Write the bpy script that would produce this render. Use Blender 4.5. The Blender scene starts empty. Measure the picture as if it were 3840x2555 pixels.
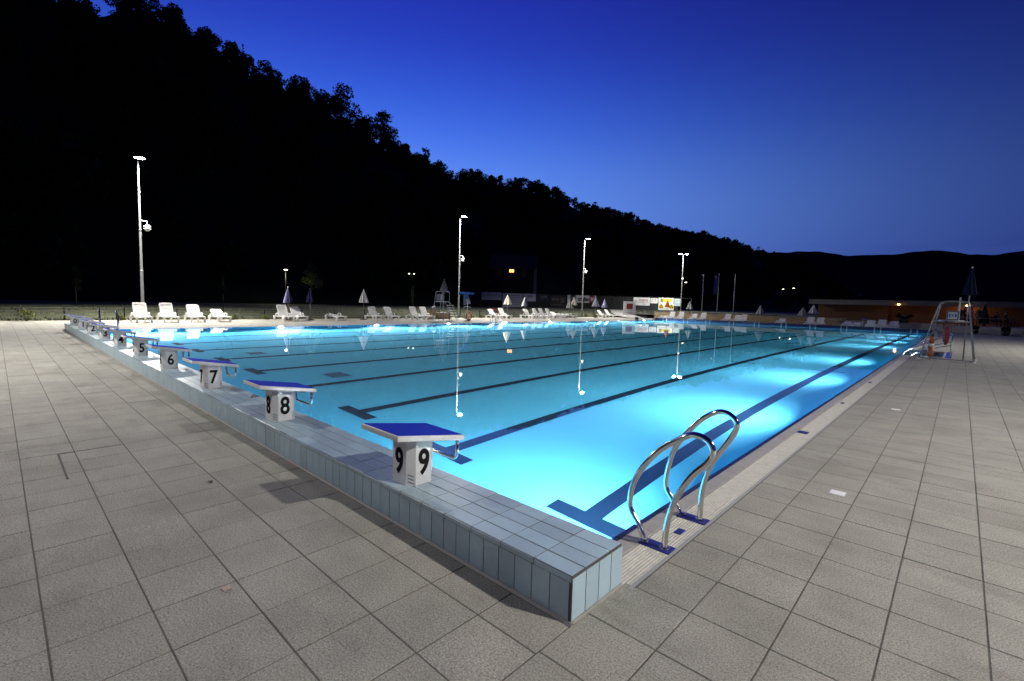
import bpy, math, random
import numpy as np
from mathutils import Vector, Matrix, noise
random.seed(7)
rng = np.random.default_rng(11)
S = bpy.context.scene
COL = S.collection
R = math.radians

# ------------------------------------------------------------------ camera
cam = bpy.data.cameras.new('camera')
cam.sensor_width = 36.0
cam.lens = 16.92
cam.clip_start = 0.05
cam.clip_end = 6000
camo = bpy.data.objects.new('camera', cam)
COL.objects.link(camo)
CR, CU, CF = Vector((0.7310, 0.6818, 0.0274)), Vector((-0.0742, 0.0395, 0.9965)), Vector((-0.6787, 0.7304, -0.0791))
CF = CF.normalized(); CR = (CR - CF * CR.dot(CF)).normalized(); CU = CR.cross(CF)
CP = Vector((1.642, -2.411, 1.615))
camo.matrix_world = Matrix(((CR.x, CU.x, -CF.x, CP.x), (CR.y, CU.y, -CF.y, CP.y), (CR.z, CU.z, -CF.z, CP.z), (0, 0, 0, 1)))
S.camera = camo

# ------------------------------------------------------------------ dusk sky
W = bpy.data.worlds.new('World'); S.world = W; W.use_nodes = True
nt = W.node_tree; nt.nodes.clear(); N = nt.nodes; L = nt.links
def wn(t, **k):
    n = N.new(t)
    for a, b in k.items(): setattr(n, a, b)
    return n
def wmath(op, a, b=None, c=False):
    n = wn('ShaderNodeMath', operation=op); n.use_clamp = c
    for i, v in enumerate((a, b)):
        if v is None: continue
        if isinstance(v, (int, float)): n.inputs[i].default_value = v
        else: L.new(v, n.inputs[i])
    return n.outputs[0]
tc = wn('ShaderNodeTexCoord'); nrm = wn('ShaderNodeVectorMath', operation='NORMALIZE'); L.new(tc.outputs['Generated'], nrm.inputs[0])
sp = wn('ShaderNodeSeparateXYZ'); L.new(nrm.outputs[0], sp.inputs[0])
dx, dy, dz = sp.outputs
hl = wmath('SQRT', wmath('ADD', wmath('ADD', wmath('MULTIPLY', dx, dx), wmath('MULTIPLY', dy, dy)), 1e-5))
GA = R(-60)                                               # the sun has set behind the wooded hill
caz = wmath('DIVIDE', wmath('ADD', wmath('MULTIPLY', dx, math.sin(GA)), wmath('MULTIPLY', dy, math.cos(GA))), hl)
glow = wmath('POWER', wmath('MAXIMUM', wmath('ADD', wmath('MULTIPLY', caz, 0.58), 0.42), 0.0), 4.6, True)
# thin cloud bars low over the horizon
cm = wn('ShaderNodeMapping'); cm.inputs['Scale'].default_value = (5, 5, 60); L.new(nrm.outputs[0], cm.inputs['Vector'])
cn = wn('ShaderNodeTexNoise'); cn.inputs['Scale'].default_value = 1.0; cn.inputs['Detail'].default_value = 3; L.new(cm.outputs[0], cn.inputs['Vector'])
elev = wmath('MAXIMUM', dz, 0.0)
cband = wmath('MULTIPLY', wmath('MULTIPLY', wmath('SUBTRACT', cn.outputs['Fac'], 0.47, True), 6.0, True), wmath('SUBTRACT', 1.0, wmath('MULTIPLY', elev, 8.0), True))
def ramp(stops):
    r = wn('ShaderNodeValToRGB'); L.new(elev, r.inputs['Fac']); e = r.color_ramp.elements
    while len(e) < len(stops): e.new(0.5)
    for i, (p, c) in enumerate(stops):
        e[i].position = p; e[i].color = (*c, 1)
    r.color_ramp.interpolation = 'B_SPLINE'
    return r.outputs['Color']
SKY_BRIGHT = ramp([(0.0, (.07, .14, .56)), (.10, (.13, .27, .88)), (.20, (.15, .34, 1.0)), (.32, (.045, .15, .84)), (.45, (.018, .042, .50)), (.60, (.013, .019, .33)), (1.0, (.008, .009, .14))])
SKY_DARK = ramp([(0.0, (.013, .023, .15)), (.12, (.010, .016, .13)), (.35, (.006, .007, .07)), (.6, (.003, .003, .030)), (1.0, (.002, .002, .016))])
mx = wn('ShaderNodeMix', data_type='RGBA'); L.new(glow, mx.inputs['Factor']); L.new(SKY_DARK, mx.inputs[6]); L.new(SKY_BRIGHT, mx.inputs[7])
mc = wn('ShaderNodeMix', data_type='RGBA', blend_type='MULTIPLY'); L.new(cband, mc.inputs['Factor']); L.new(mx.outputs[2], mc.inputs[6]); mc.inputs[7].default_value = (.62, .60, .74, 1)
bg = wn('ShaderNodeBackground'); bg.inputs['Strength'].default_value = 1.0; L.new(mc.outputs[2], bg.inputs['Color'])
wo = wn('ShaderNodeOutputWorld'); L.new(bg.outputs[0], wo.inputs['Surface'])

# ------------------------------------------------------------------ view and sampling
S.view_settings.view_transform = 'Standard'; S.view_settings.look = 'None'
S.view_settings.exposure = 0.0; S.view_settings.gamma = 1.0; S.view_settings.use_curve_mapping = False
S.render.engine = 'CYCLES'
cy = S.cycles
cy.use_denoising = True
cy.caustics_reflective = False; cy.caustics_refractive = False
cy.max_bounces = 8; cy.diffuse_bounces = 3; cy.glossy_bounces = 4; cy.transmission_bounces = 6; cy.transparent_max_bounces = 8
cy.sample_clamp_indirect = 0.0
cy.use_light_tree = True

# ------------------------------------------------------------------ materials
MATS = {}
def mat(name, col, rough=.6, metal=0., spec=.5, emit=None, estr=0., noise_amt=0., noise_scale=8., bump=0., vary=0., coat=0.):
    m = bpy.data.materials.new(name); m.use_nodes = True; MATS[name] = m
    t = m.node_tree; b = t.nodes['Principled BSDF']
    b.inputs['Base Color'].default_value = (*col, 1); b.inputs['Roughness'].default_value = rough; b.inputs['Metallic'].default_value = metal
    b.inputs['Specular IOR Level'].default_value = spec; b.inputs['Coat Weight'].default_value = coat
    if emit:
        b.inputs['Emission Color'].default_value = (*emit, 1); b.inputs['Emission Strength'].default_value = estr
    if noise_amt or vary or bump:
        co = t.nodes.new('ShaderNodeTexCoord'); n = t.nodes.new('ShaderNodeTexNoise'); n.inputs['Scale'].default_value = noise_scale; n.inputs['Detail'].default_value = 4
        oi = t.nodes.new('ShaderNodeObjectInfo'); ge = t.nodes.new('ShaderNodeNewGeometry')
        t.links.new(ge.outputs['Position'], n.inputs['Vector'])
        ad = t.nodes.new('ShaderNodeMath'); ad.operation = 'ADD'; t.links.new(oi.outputs['Random'], ad.inputs[0]); t.links.new(ge.outputs['Random Per Island'], ad.inputs[1])
        fr = t.nodes.new('ShaderNodeMath'); fr.operation = 'FRACT'; t.links.new(ad.outputs[0], fr.inputs[0])
        m1 = t.nodes.new('ShaderNodeMapRange'); t.links.new(n.outputs['Fac'], m1.inputs['Value']); m1.inputs['From Min'].default_value = .3; m1.inputs['From Max'].default_value = .7
        m1.inputs['To Min'].default_value = 1 - noise_amt; m1.inputs['To Max'].default_value = 1 + noise_amt
        m2 = t.nodes.new('ShaderNodeMapRange'); t.links.new(fr.outputs[0], m2.inputs['Value']); m2.inputs['To Min'].default_value = 1 - vary; m2.inputs['To Max'].default_value = 1 + vary
        mu = t.nodes.new('ShaderNodeMath'); mu.operation = 'MULTIPLY'; t.links.new(m1.outputs[0], mu.inputs[0]); t.links.new(m2.outputs[0], mu.inputs[1])
        vm = t.nodes.new('ShaderNodeVectorMath'); vm.operation = 'SCALE'; vm.inputs[0].default_value = col; t.links.new(mu.outputs[0], vm.inputs['Scale'])
        t.links.new(vm.outputs[0], b.inputs['Base Color'])
        if bump:
            bp = t.nodes.new('ShaderNodeBump'); bp.inputs['Strength'].default_value = bump; bp.inputs['Distance'].default_value = .01
            t.links.new(n.outputs['Fac'], bp.inputs['Height']); t.links.new(bp.outputs[0], b.inputs['Normal'])
    return m

def paver_mat():
    m = mat('washed_concrete', (.33, .31, .27), .85, spec=.25)
    t = m.node_tree; b = t.nodes['Principled BSDF']; nn = t.nodes.new; ln = t.links.new
    ge = nn('ShaderNodeNewGeometry'); oi = nn('ShaderNodeObjectInfo')
    def nz(scale, detail, rough=.6):
        n = nn('ShaderNodeTexNoise'); n.inputs['Scale'].default_value = scale; n.inputs['Detail'].default_value = detail; n.inputs['Roughness'].default_value = rough
        ln(ge.outputs['Position'], n.inputs['Vector']); return n.outputs['Fac']
    def cr(f, stops):
        r = nn('ShaderNodeValToRGB'); ln(f, r.inputs['Fac']); e = r.color_ramp.elements
        while len(e) < len(stops): e.new(.5)
        for i, (p, c) in enumerate(stops): e[i].position = p; e[i].color = (*c, 1)
        return r.outputs['Color']
    grain = nz(105, 5, .85); blot = nz(2.2, 4); worn = nz(.55, 3)
    base = cr(grain, [(.33, (.045, .044, .042)), (.42, (.22, .211, .184)), (.52, (.35, .334, .288)), (.66, (.54, .508, .43))])
    def mulcol(a, f, lo, hi):
        mr = nn('ShaderNodeMapRange'); ln(f, mr.inputs['Value']); mr.inputs['From Min'].default_value = .3; mr.inputs['From Max'].default_value = .7; mr.inputs['To Min'].default_value = lo; mr.inputs['To Max'].default_value = hi
        v = nn('ShaderNodeVectorMath'); v.operation = 'SCALE'; ln(a, v.inputs[0]); ln(mr.outputs[0], v.inputs['Scale']); return v.outputs[0]
    c = mulcol(base, blot, .88, 1.08); c = mulcol(c, worn, .93, 1.06)
    # rain and splash stains drawn out along the slabs
    mp = nn('ShaderNodeMapping'); mp.inputs['Scale'].default_value = (.9, 6, 1); mp.inputs['Rotation'].default_value = (0, 0, .35); ln(ge.outputs['Position'], mp.inputs['Vector'])
    st = nn('ShaderNodeTexNoise'); st.inputs['Scale'].default_value = 1.1; st.inputs['Detail'].default_value = 4; ln(mp.outputs[0], st.inputs['Vector'])
    c = mulcol(c, st.outputs['Fac'], .95, 1.03)
    mp2 = nn('ShaderNodeMapping'); mp2.inputs['Scale'].default_value = (.8, 1.7, 1); mp2.inputs['Rotation'].default_value = (0, 0, -.5); ln(ge.outputs['Position'], mp2.inputs['Vector'])
    sp_ = nn('ShaderNodeTexNoise'); sp_.inputs['Scale'].default_value = .9; sp_.inputs['Detail'].default_value = 6; sp_.inputs['Roughness'].default_value = .7; ln(mp2.outputs[0], sp_.inputs['Vector'])
    r2 = nn('ShaderNodeMapRange'); ln(sp_.outputs['Fac'], r2.inputs['Value']); r2.inputs['From Min'].default_value = .56; r2.inputs['From Max'].default_value = .66; r2.inputs['To Min'].default_value = 1.0; r2.inputs['To Max'].default_value = .82
    v2 = nn('ShaderNodeVectorMath'); v2.operation = 'SCALE'; ln(c, v2.inputs[0]); ln(r2.outputs[0], v2.inputs['Scale']); c = v2.outputs[0]
    ad = nn('ShaderNodeMath'); ad.operation = 'ADD'; ln(oi.outputs['Random'], ad.inputs[0]); ln(ge.outputs['Random Per Island'], ad.inputs[1])
    fr = nn('ShaderNodeMath'); fr.operation = 'FRACT'; ln(ad.outputs[0], fr.inputs[0])
    mr = nn('ShaderNodeMapRange'); ln(fr.outputs[0], mr.inputs['Value']); mr.inputs['To Min'].default_value = .94; mr.inputs['To Max'].default_value = 1.03
    v = nn('ShaderNodeVectorMath'); v.operation = 'SCALE'; ln(c, v.inputs[0]); ln(mr.outputs[0], v.inputs['Scale'])
    ln(v.outputs[0], b.inputs['Base Color'])
    bp = nn('ShaderNodeBump'); bp.inputs['Strength'].default_value = .35; bp.inputs['Distance'].default_value = .004; ln(grain, bp.inputs['Height']); ln(bp.outputs[0], b.inputs['Normal'])
    return m
paver_mat()
mat('joint_dirt', (.10, .094, .080), .95, noise_amt=.3, noise_scale=6)
mat('pale_blue_tile', (.36, .47, .53), .34, spec=.5, noise_amt=.09, noise_scale=3, vary=.09)
mat('grout', (.085, .082, .078), .9)
mat('navy_tile', (.008, .013, .085), .45, vary=.15, noise_amt=.1)
mat('stripe_tile', (.34, .46, .55), .35)
mat('coping_tile', (.36, .34, .31), .55, vary=.06, noise_amt=.08, noise_scale=9)
mat('cream_grate', (.60, .575, .50), .5, noise_amt=.1, noise_scale=14)
mat('gutter_dark', (.03, .03, .03), .9)
mat('steel_rim', (.34, .34, .33), .6)
mat('blue_rubber', (.012, .018, .20), .6, noise_amt=.2, noise_scale=40)
mat('pool_floor', (.13, .625, .83), .6, spec=.2, noise_amt=.03, noise_scale=1.2)
mat('pool_wall', (.07, .46, .74), .6, spec=.2)
mat('lane_paint', (.005, .026, .060), .6, spec=.2)
mat('drain_grid', (.02, .10, .20), .6)
mat('chrome', (.78, .76, .72), .10, metal=1.0)
mat('galvanised', (.035, .036, .037), .8, spec=.08, noise_amt=.1, noise_scale=6)
mat('steel_tube', (.26, .27, .28), .35, metal=.6, noise_amt=.06, noise_scale=8)
mat('white_paint', (.78, .78, .76), .45, noise_amt=.04, noise_scale=12)
mat('block_white', (.66, .66, .65), .4, noise_amt=.05, noise_scale=10)
mat('block_blue', (.006, .028, .46), .9, spec=.08, noise_amt=.12, noise_scale=60, bump=.15)
mat('print_black', (.012, .012, .013), .95, spec=.05)
mat('slot_black', (.006, .006, .006), .9)
mat('white_plastic', (.80, .79, .76), .4, noise_amt=.03, noise_scale=6)
mat('grey_plastic', (.22, .22, .22), .5)
mat('black_plastic', (.015, .015, .016), .5)
mat('dark_post', (.012, .014, .013), .6)
mat('wire_grey', (.30, .30, .29), .5, metal=.5)
mat('cloth_cream', (.70, .66, .55), .8, spec=.1, noise_amt=.08)
mat('cloth_white', (.62, .62, .60), .8, spec=.1, noise_amt=.08)
mat('cloth_grey', (.34, .35, .34), .8, spec=.1, noise_amt=.1)
mat('cloth_navy', (.010, .012, .045), .8, spec=.1, noise_amt=.1)
mat('cloth_lilac', (.32, .31, .50), .8, spec=.1, noise_amt=.1)
mat('cloth_orange', (.62, .16, .025), .8, spec=.1, noise_amt=.1)
mat('cloth_green', (.012, .05, .03), .8, spec=.1, noise_amt=.1)
mat('cloth_teal', (.12, .28, .28), .8, spec=.1)
mat('concrete', (.36, .35, .33), .85, noise_amt=.12, noise_scale=3)
mat('path_concrete', (.27, .265, .25), .85, noise_amt=.08, noise_scale=2)
mat('sandstone', (.34, .25, .14), .85, noise_amt=.2, noise_scale=7, vary=.2, bump=.2)
mat('brick', (.20, .085, .035), .85, noise_amt=.2, noise_scale=6, vary=.22)
mat('mortar', (.16, .13, .10), .95)
mat('fascia_grey', (.13, .125, .12), .6, noise_amt=.08, noise_scale=1.5)
mat('roof_dark', (.02, .02, .022), .9)
mat('door_dark', (.012, .011, .010), .5)
mat('wood_red', (.22, .06, .025), .6, noise_amt=.2, noise_scale=9)
mat('lawn_grass', (.036, .040, .015), .95, noise_amt=.45, noise_scale=1.7, bump=.6)
mat('grass_blade', (.040, .052, .016), .9, vary=.4)
mat('gravel_edge', (.30, .26, .20), .95, noise_amt=.35, noise_scale=25)
mat('dark_soil', (.030, .032, .018), .95, noise_amt=.3, noise_scale=1)
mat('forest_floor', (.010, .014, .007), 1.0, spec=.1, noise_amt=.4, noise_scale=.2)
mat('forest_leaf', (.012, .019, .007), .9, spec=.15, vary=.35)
mat('leaf_green', (.055, .095, .018), .8, vary=.35)
mat('shrub_leaf', (.10, .115, .020), .8, vary=.4)
mat('bark', (.05, .038, .026), .9, noise_amt=.3)
mat('far_hill', (.007, .009, .016), 1.0, spec=.0, noise_amt=.2, noise_scale=.01)
mat('ring_orange', (.55, .10, .02), .45)
mat('tube_red', (.16, .010, .014), .4)
mat('can_orange', (.40, .10, .015), .45)
mat('sign_blue', (.015, .09, .42), .5)
mat('sign_lightblue', (.12, .30, .50), .5)
mat('banner_white', (.72, .73, .74), .6)
mat('banner_grey', (.62, .63, .68), .7, noise_amt=.1, noise_scale=3)
mat('banner_dark', (.020, .026, .045), .7)
mat('banner_brown', (.03, .024, .02), .7)
mat('banner_pale', (.50, .60, .62), .6)
mat('banner_yellow', (.62, .52, .02), .6)
mat('banner_red', (.25, .030, .030), .6)
mat('print_red', (.42, .04, .05), .6)
mat('print_grey', (.26, .26, .28), .6)
mat('print_dim', (.20, .21, .26), .6)
mat('windscreen', (.016, .0165, .019), .85, noise_amt=.25, noise_scale=2.5, bump=.4)
mat('flag_blue', (.02, .035, .17), .8)
mat('dry_leaf', (.46, .35, .27), .8)
mat('skin', (.35, .20, .14), .6)
mat('hair_dark', (.02, .014, .01), .7)
for i, c in enumerate([(.02, .02, .025), (.03, .022, .02), (.30, .29, .28), (.02, .03, .06), (.05, .05, .05)]): mat('shirt_%s' % 'abcde'[i], c, .85)
mat('table_light', (.45, .38, .28), .6)
mat('bottle_glass', (.20, .13, .04), .2)
mat('wicker', (.035, .032, .035), .8, noise_amt=.4, noise_scale=30)
mat('lamp_glow', (1, 1, 1), .5, emit=(1.0, .97, .91), estr=70)
mat('lamp_glow_small', (1, 1, 1), .5, emit=(1.0, .85, .6), estr=14)
mat('lamp_glow_green', (1, 1, 1), .5, emit=(.9, 1.0, .7), estr=6)
mat('window_glow', (1, 1, 1), .5, emit=(1.0, .45, .10), estr=3)
mat('warm_glow', (1, 1, 1), .5, emit=(1.0, .50, .14), estr=24)
mat('pool_glow', (1, 1, 1), .5, emit=(.85, .97, 1.0), estr=40)
for k_ in ('lamp_glow', 'lamp_glow_small', 'lamp_glow_green', 'window_glow', 'warm_glow', 'pool_glow'): MATS[k_].cycles.emission_sampling = 'NONE'

wm = bpy.data.materials.new('pool_water'); wm.use_nodes = True; MATS['pool_water'] = wm
t = wm.node_tree; t.nodes.clear()
gl = t.nodes.new('ShaderNodeBsdfGlass'); gl.inputs['IOR'].default_value = 1.333; gl.inputs['Roughness'].default_value = 0.0; gl.inputs['Color'].default_value = (.97, .99, 1, 1)
geo = t.nodes.new('ShaderNodeNewGeometry')
nz1 = t.nodes.new('ShaderNodeTexNoise'); nz1.inputs['Scale'].default_value = 6; nz1.inputs['Detail'].default_value = 2; t.links.new(geo.outputs['Position'], nz1.inputs['Vector'])
bmp = t.nodes.new('ShaderNodeBump'); bmp.inputs['Strength'].default_value = .07; bmp.inputs['Distance'].default_value = .003; t.links.new(nz1.outputs['Fac'], bmp.inputs['Height']); t.links.new(bmp.outputs[0], gl.inputs['Normal'])
om = t.nodes.new('ShaderNodeOutputMaterial'); t.links.new(gl.outputs[0], om.inputs['Surface'])

# ------------------------------------------------------------------ helpers
class MB:
    def __init__(s): s.v = []; s.f = []; s.m = []
    def add(s, vs, fs, mi=0):
        o = len(s.v); s.v += [tuple(p) for p in vs]; s.f += [tuple(i + o for i in f) for f in fs]; s.m += [mi] * len(fs); return s
    def box(s, x0, x1, y0, y1, z0, z1, mi=0, M=None):
        vs = [(x0, y0, z0), (x1, y0, z0), (x1, y1, z0), (x0, y1, z0), (x0, y0, z1), (x1, y0, z1), (x1, y1, z1), (x0, y1, z1)]
        if M is not None: vs = [M @ Vector(p) for p in vs]
        return s.add(vs, [(0, 3, 2, 1), (4, 5, 6, 7), (0, 1, 5, 4), (1, 2, 6, 5), (2, 3, 7, 6), (3, 0, 4, 7)], mi)
    def slab(s, x0, x1, y0, y1, z0, z1, c=.004, mi=0, bottom=False):
        b = [(x0, y0), (x1, y0), (x1, y1), (x0, y1)]; tp = [(x0 + c, y0 + c), (x1 - c, y0 + c), (x1 - c, y1 - c), (x0 + c, y1 - c)]
        vs = [(*p, z0) for p in b] + [(*p, z1 - c) for p in b] + [(*p, z1) for p in tp]
        fs = [(i, (i + 1) % 4, 4 + (i + 1) % 4, 4 + i) for i in range(4)] + [(4 + i, 4 + (i + 1) % 4, 8 + (i + 1) % 4, 8 + i) for i in range(4)] + [(8, 9, 10, 11)]
        if bottom: fs.append((3, 2, 1, 0))
        return s.add(vs, fs, mi)
    def bar(s, a, b, w, h, mi=0):
        a, b = Vector(a), Vector(b); d = (b - a); l = d.length
        if l < 1e-6: return s
        M = Matrix.Translation(a) @ d.to_track_quat('X', 'Z').to_matrix().to_4x4()
        return s.box(0, l, -w / 2, w / 2, -h / 2, h / 2, mi, M)
    def tube(s, pts, r, n=8, mi=0, closed=False, caps=True):
        pts = [Vector(p) for p in pts]; k = len(pts); rs = r if isinstance(r, (list, tuple)) else [r] * k
        o = len(s.v); up = None
        for i in range(k):
            if closed: tg = pts[(i + 1) % k] - pts[i - 1]
            else: tg = pts[min(i + 1, k - 1)] - pts[max(i - 1, 0)]
            tg.normalize()
            if up is None: up = tg.orthogonal().normalized()
            up = (up - tg * up.dot(tg)).normalized(); sd = tg.cross(up)
            for j in range(n):
                a = 2 * math.pi * j / n; s.v.append(tuple(pts[i] + (up * math.cos(a) + sd * math.sin(a)) * rs[i]))
        for i in range(k if closed else k - 1):
            for j in range(n):
                a, b = o + i * n, o + ((i + 1) % k) * n
                s.f.append((a + j, a + (j + 1) % n, b + (j + 1) % n, b + j)); s.m.append(mi)
        if caps and not closed:
            s.f.append(tuple(o + j for j in range(n))[::-1]); s.f.append(tuple(o + (k - 1) * n + j for j in range(n))); s.m += [mi, mi]
        return s
    def lathe(s, prof, n=16, c=(0, 0, 0), mi=0, lobes=0, amp=0., ax='z'):
        o = len(s.v)
        for (r, z) in prof:
            for j in range(n):
                a = 2 * math.pi * j / n; rr = r * (1 + amp * math.cos(lobes * a)) if lobes else r
                p = (rr * math.cos(a), rr * math.sin(a), z)
                if ax == 'y': p = (p[0], p[2], p[1])
                if ax == 'x': p = (p[2], p[0], p[1])
                s.v.append((c[0] + p[0], c[1] + p[1], c[2] + p[2]))
        for i in range(len(prof) - 1):
            for j in range(n):
                s.f.append((o + i * n + j, o + i * n + (j + 1) % n, o + (i + 1) * n + (j + 1) % n, o + (i + 1) * n + j)); s.m.append(mi)
        if prof[0][0] > 1e-4: s.f.append(tuple(o + j for j in range(n))[::-1]); s.m.append(mi)
        if prof[-1][0] > 1e-4: s.f.append(tuple(o + (len(prof) - 1) * n + j for j in range(n))); s.m.append(mi)
        return s
    def prism(s, poly, a0, a1, ax='y', mi=0):
        n = len(poly)
        def P(u, w, t): return {'y': (u, t, w), 'x': (t, u, w), 'z': (u, w, t)}[ax]
        vs = [P(u, w, a0) for u, w in poly] + [P(u, w, a1) for u, w in poly]
        return s.add(vs, [tuple(range(n))[::-1], tuple(range(n, 2 * n))] + [(i, (i + 1) % n, n + (i + 1) % n, n + i) for i in range(n)], mi)
    def mesh(s, name, mats, smooth=False):
        me = bpy.data.meshes.new(name); me.from_pydata(s.v, [], s.f)
        for m in ([mats] if isinstance(mats, str) else mats): me.materials.append(MATS[m])
        if not isinstance(mats, str): me.polygons.foreach_set('material_index', s.m)
        if smooth: me.polygons.foreach_set('use_smooth', [True] * len(me.polygons))
        me.update(); return me
    def build(s, name, mats, parent=None, smooth=False, loc=(0, 0, 0), rot=(0, 0, 0)):
        return put(name, s.mesh(name, mats, smooth), parent, loc, rot)
def put(name, me, parent=None, loc=(0, 0, 0), rot=(0, 0, 0)):
    o = bpy.data.objects.new(name, me); COL.objects.link(o); o.parent = parent; o.location = loc; o.rotation_euler = rot; return o
def tag(o, label, cat, group=None):
    o['label'] = label; o['category'] = cat
    if group: o['group'] = group
    return o
def thing(name, label, cat, loc=(0, 0, 0), rz=0., group=None):
    o = put(name, None, None, loc, (0, 0, rz)); o.empty_display_size = .1; return tag(o, label, cat, group)
def struct(o, kind='structure'): o['kind'] = kind; return o
def copy_tree(o, parent=None):
    c = o.copy(); COL.objects.link(c); c.parent = parent
    for ch in KIDS.get(o.name, []): copy_tree(ch, c)
    return c
KIDS = {}
def index_kids(root):
    KIDS[root.name] = [ob for ob in COL.objects if ob.parent is root]
    for k in KIDS[root.name]: index_kids(k)
def arc(c, r, a0, a1, n, pl='xz'):
    out = []
    for i in range(n + 1):
        a = R(a0 + (a1 - a0) * i / n); u, w = c[0] + r * math.cos(a), c[1] + r * math.sin(a); out.append((u, w))
    return out
def smooth_path(pts, n=5):
    P = [Vector(p) for p in pts]; out = []
    for i in range(len(P) - 1):
        p0, p1, p2, p3 = P[max(i - 1, 0)], P[i], P[i + 1], P[min(i + 2, len(P) - 1)]
        for k in range(n):
            u = k / n; out.append(.5 * ((2 * p1) + (-p0 + p2) * u + (2 * p0 - 5 * p1 + 4 * p2 - p3) * u * u + (-p0 + 3 * p1 - 3 * p2 + p3) * u ** 3))
    out.append(P[-1]); return out
def lamp_light(name, parent, typ, power, col, loc, rot=(0, 0, 0), size=.6, spread=180):
    l = bpy.data.lights.new(name, typ); l.energy = power; l.color = col
    if typ == 'AREA': l.shape = 'DISK'; l.size = size; l.spread = R(spread)
    else: l.shadow_soft_size = size
    return put(name, l, parent, loc, rot)
TXT = {}
def text_mesh(s, h, matname, wx=.8, weight=.02, ext=.001):
    key = (s, h, matname, wx, weight)
    if key in TXT: return TXT[key]
    c = bpy.data.curves.new('lettering', 'FONT'); c.body = s; c.size = 1; c.align_x = 'CENTER'; c.align_y = 'CENTER'; c.offset = weight; c.extrude = ext; c.resolution_u = 4
    o = bpy.data.objects.new('lettering', c); COL.objects.link(o); dg = bpy.context.evaluated_depsgraph_get(); dg.update()
    me = bpy.data.meshes.new_from_object(o.evaluated_get(dg)); bpy.data.objects.remove(o); bpy.data.curves.remove(c)
    co = np.empty(len(me.vertices) * 3); me.vertices.foreach_get('co', co); co = co.reshape(-1, 3)
    hh = co[:, 1].max() - co[:, 1].min(); k = h / hh
    co[:, 0] = (co[:, 0] - (co[:, 0].max() + co[:, 0].min()) / 2) * k * wx; co[:, 1] = (co[:, 1] - (co[:, 1].max() + co[:, 1].min()) / 2) * k
    z = co[:, 2].copy(); co[:, 2] = co[:, 1]; co[:, 1] = -z                      # stands upright, faces -y
    me.vertices.foreach_set('co', co.ravel()); me.materials.clear(); me.materials.append(MATS[matname]); me.update(); me.name = 'lettering'
    TXT[key] = me; return me
def in_view(p):
    d = Vector(p) - CP; z = d.dot(CF)
    if z < .3: return None
    x, y = d.dot(CR) / z, d.dot(CU) / z
    return z if abs(x) < 1.09 and abs(y) < .74 else None

# ================================================================== THE SETTING
LX, LY = -24.9, 51.07                 # pool: x from LX to 0, y from 0 to LY
def sm(t): t = min(max(t, 0), 1); return t * t * (3 - 2 * t)
g = MB()
Q = [(-2600, -26.3, -2600, 2600), (1.5, 2600, -2600, 2600), (-26.3, 1.5, -2600, -.42), (-26.3, 1.5, 51.9, 2600), (.37, 1.5, -.42, 21.5), (.37, 1.5, 25.42, 51.9), (-26.3, -25.27, -.42, 51.9), (-25.27, .37, 51.45, 51.9), (.0, .37, -.42, -.01)]
for x0, x1, y0, y1 in Q: g.add([(x0, y0, -.0028), (x1, y0, -.0028), (x1, y1, -.0028), (x0, y1, -.0028)], [(0, 1, 2, 3)])
struct(g.build('ground', 'joint_dirt'))

def gh(x, y):
    left = .65 * sm((-32.8 - x) / 9.5)
    if x > -28: far = .85 if y > 57.0 else 0
    else: far = .85 * sm((y - 51) / 11)
    return max(left, far) + (.06 * noise.noise(Vector((x * .18, y * .18, 3))) if x < -34 or y > 58 else 0)
xs = [-85 + i * 2.5 for i in range(20)] + [-36 + i * .85 for i in range(4)] + [-32.72, -30.5, -28.01, -27.99] + [-26 + i * 2.2 for i in range(7)] + [-11.5]
ys = [-70 + i * 4 for i in range(18)] + [i * 2.0 for i in range(1, 26)] + [51, 52, 53, 54, 55, 56, 57.0, 57.02] + [58 + i * 3 for i in range(40)]
xs.sort(); ys.sort()
lw = MB(); idx = {}
for i, x in enumerate(xs):
    for j, y in enumerate(ys): idx[i, j] = len(lw.v); lw.v.append((x, y, gh(x, y) - .012))
for i in range(len(xs) - 1):
    for j in range(len(ys) - 1):
        cx, cyy = (xs[i] + xs[i + 1]) / 2, (ys[j] + ys[j + 1]) / 2
        if cx > -32.72 and cyy < 57.01: continue
        lw.f.append((idx[i, j], idx[i + 1, j], idx[i + 1, j + 1], idx[i, j + 1])); lw.m.append(0)
struct(lw.build('lawn', 'lawn_grass', smooth=True))
# gravel strip between paving and lawn
ge = MB()
ge.add([(-33.05, -40, .006), (-32.55, -40, .004), (-32.55, 54, .004), (-33.05, 54, .012)], [(0, 1, 2, 3)])
struct(ge.build('gravel_strip', 'gravel_edge'))
# loose tufts along the edge of the lawn and on the bank
gt = MB()
for k in range(9000):
    if k < 4500: x = -33.0 - abs(random.gauss(0, .5)); y = random.uniform(-12, 56)
    elif k < 7000: x = random.uniform(-41, -33.1); y = random.uniform(-12, 70)
    else: x = random.uniform(-36, -14); y = 57.1 + abs(random.gauss(0, 6))
    z = gh(x, y); h = random.uniform(.05, .15); a = random.uniform(0, 6.28); w = random.uniform(.015, .04); lx, ly = random.uniform(-.06, .06), random.uniform(-.06, .06)
    gt.add([(x - w * math.cos(a), y - w * math.sin(a), z - .02), (x + w * math.cos(a), y + w * math.sin(a), z - .02), (x + lx, y + ly, z + h)], [(0, 1, 2)])
struct(gt.build('grass_tufts', 'grass_blade'), 'stuff')

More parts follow.
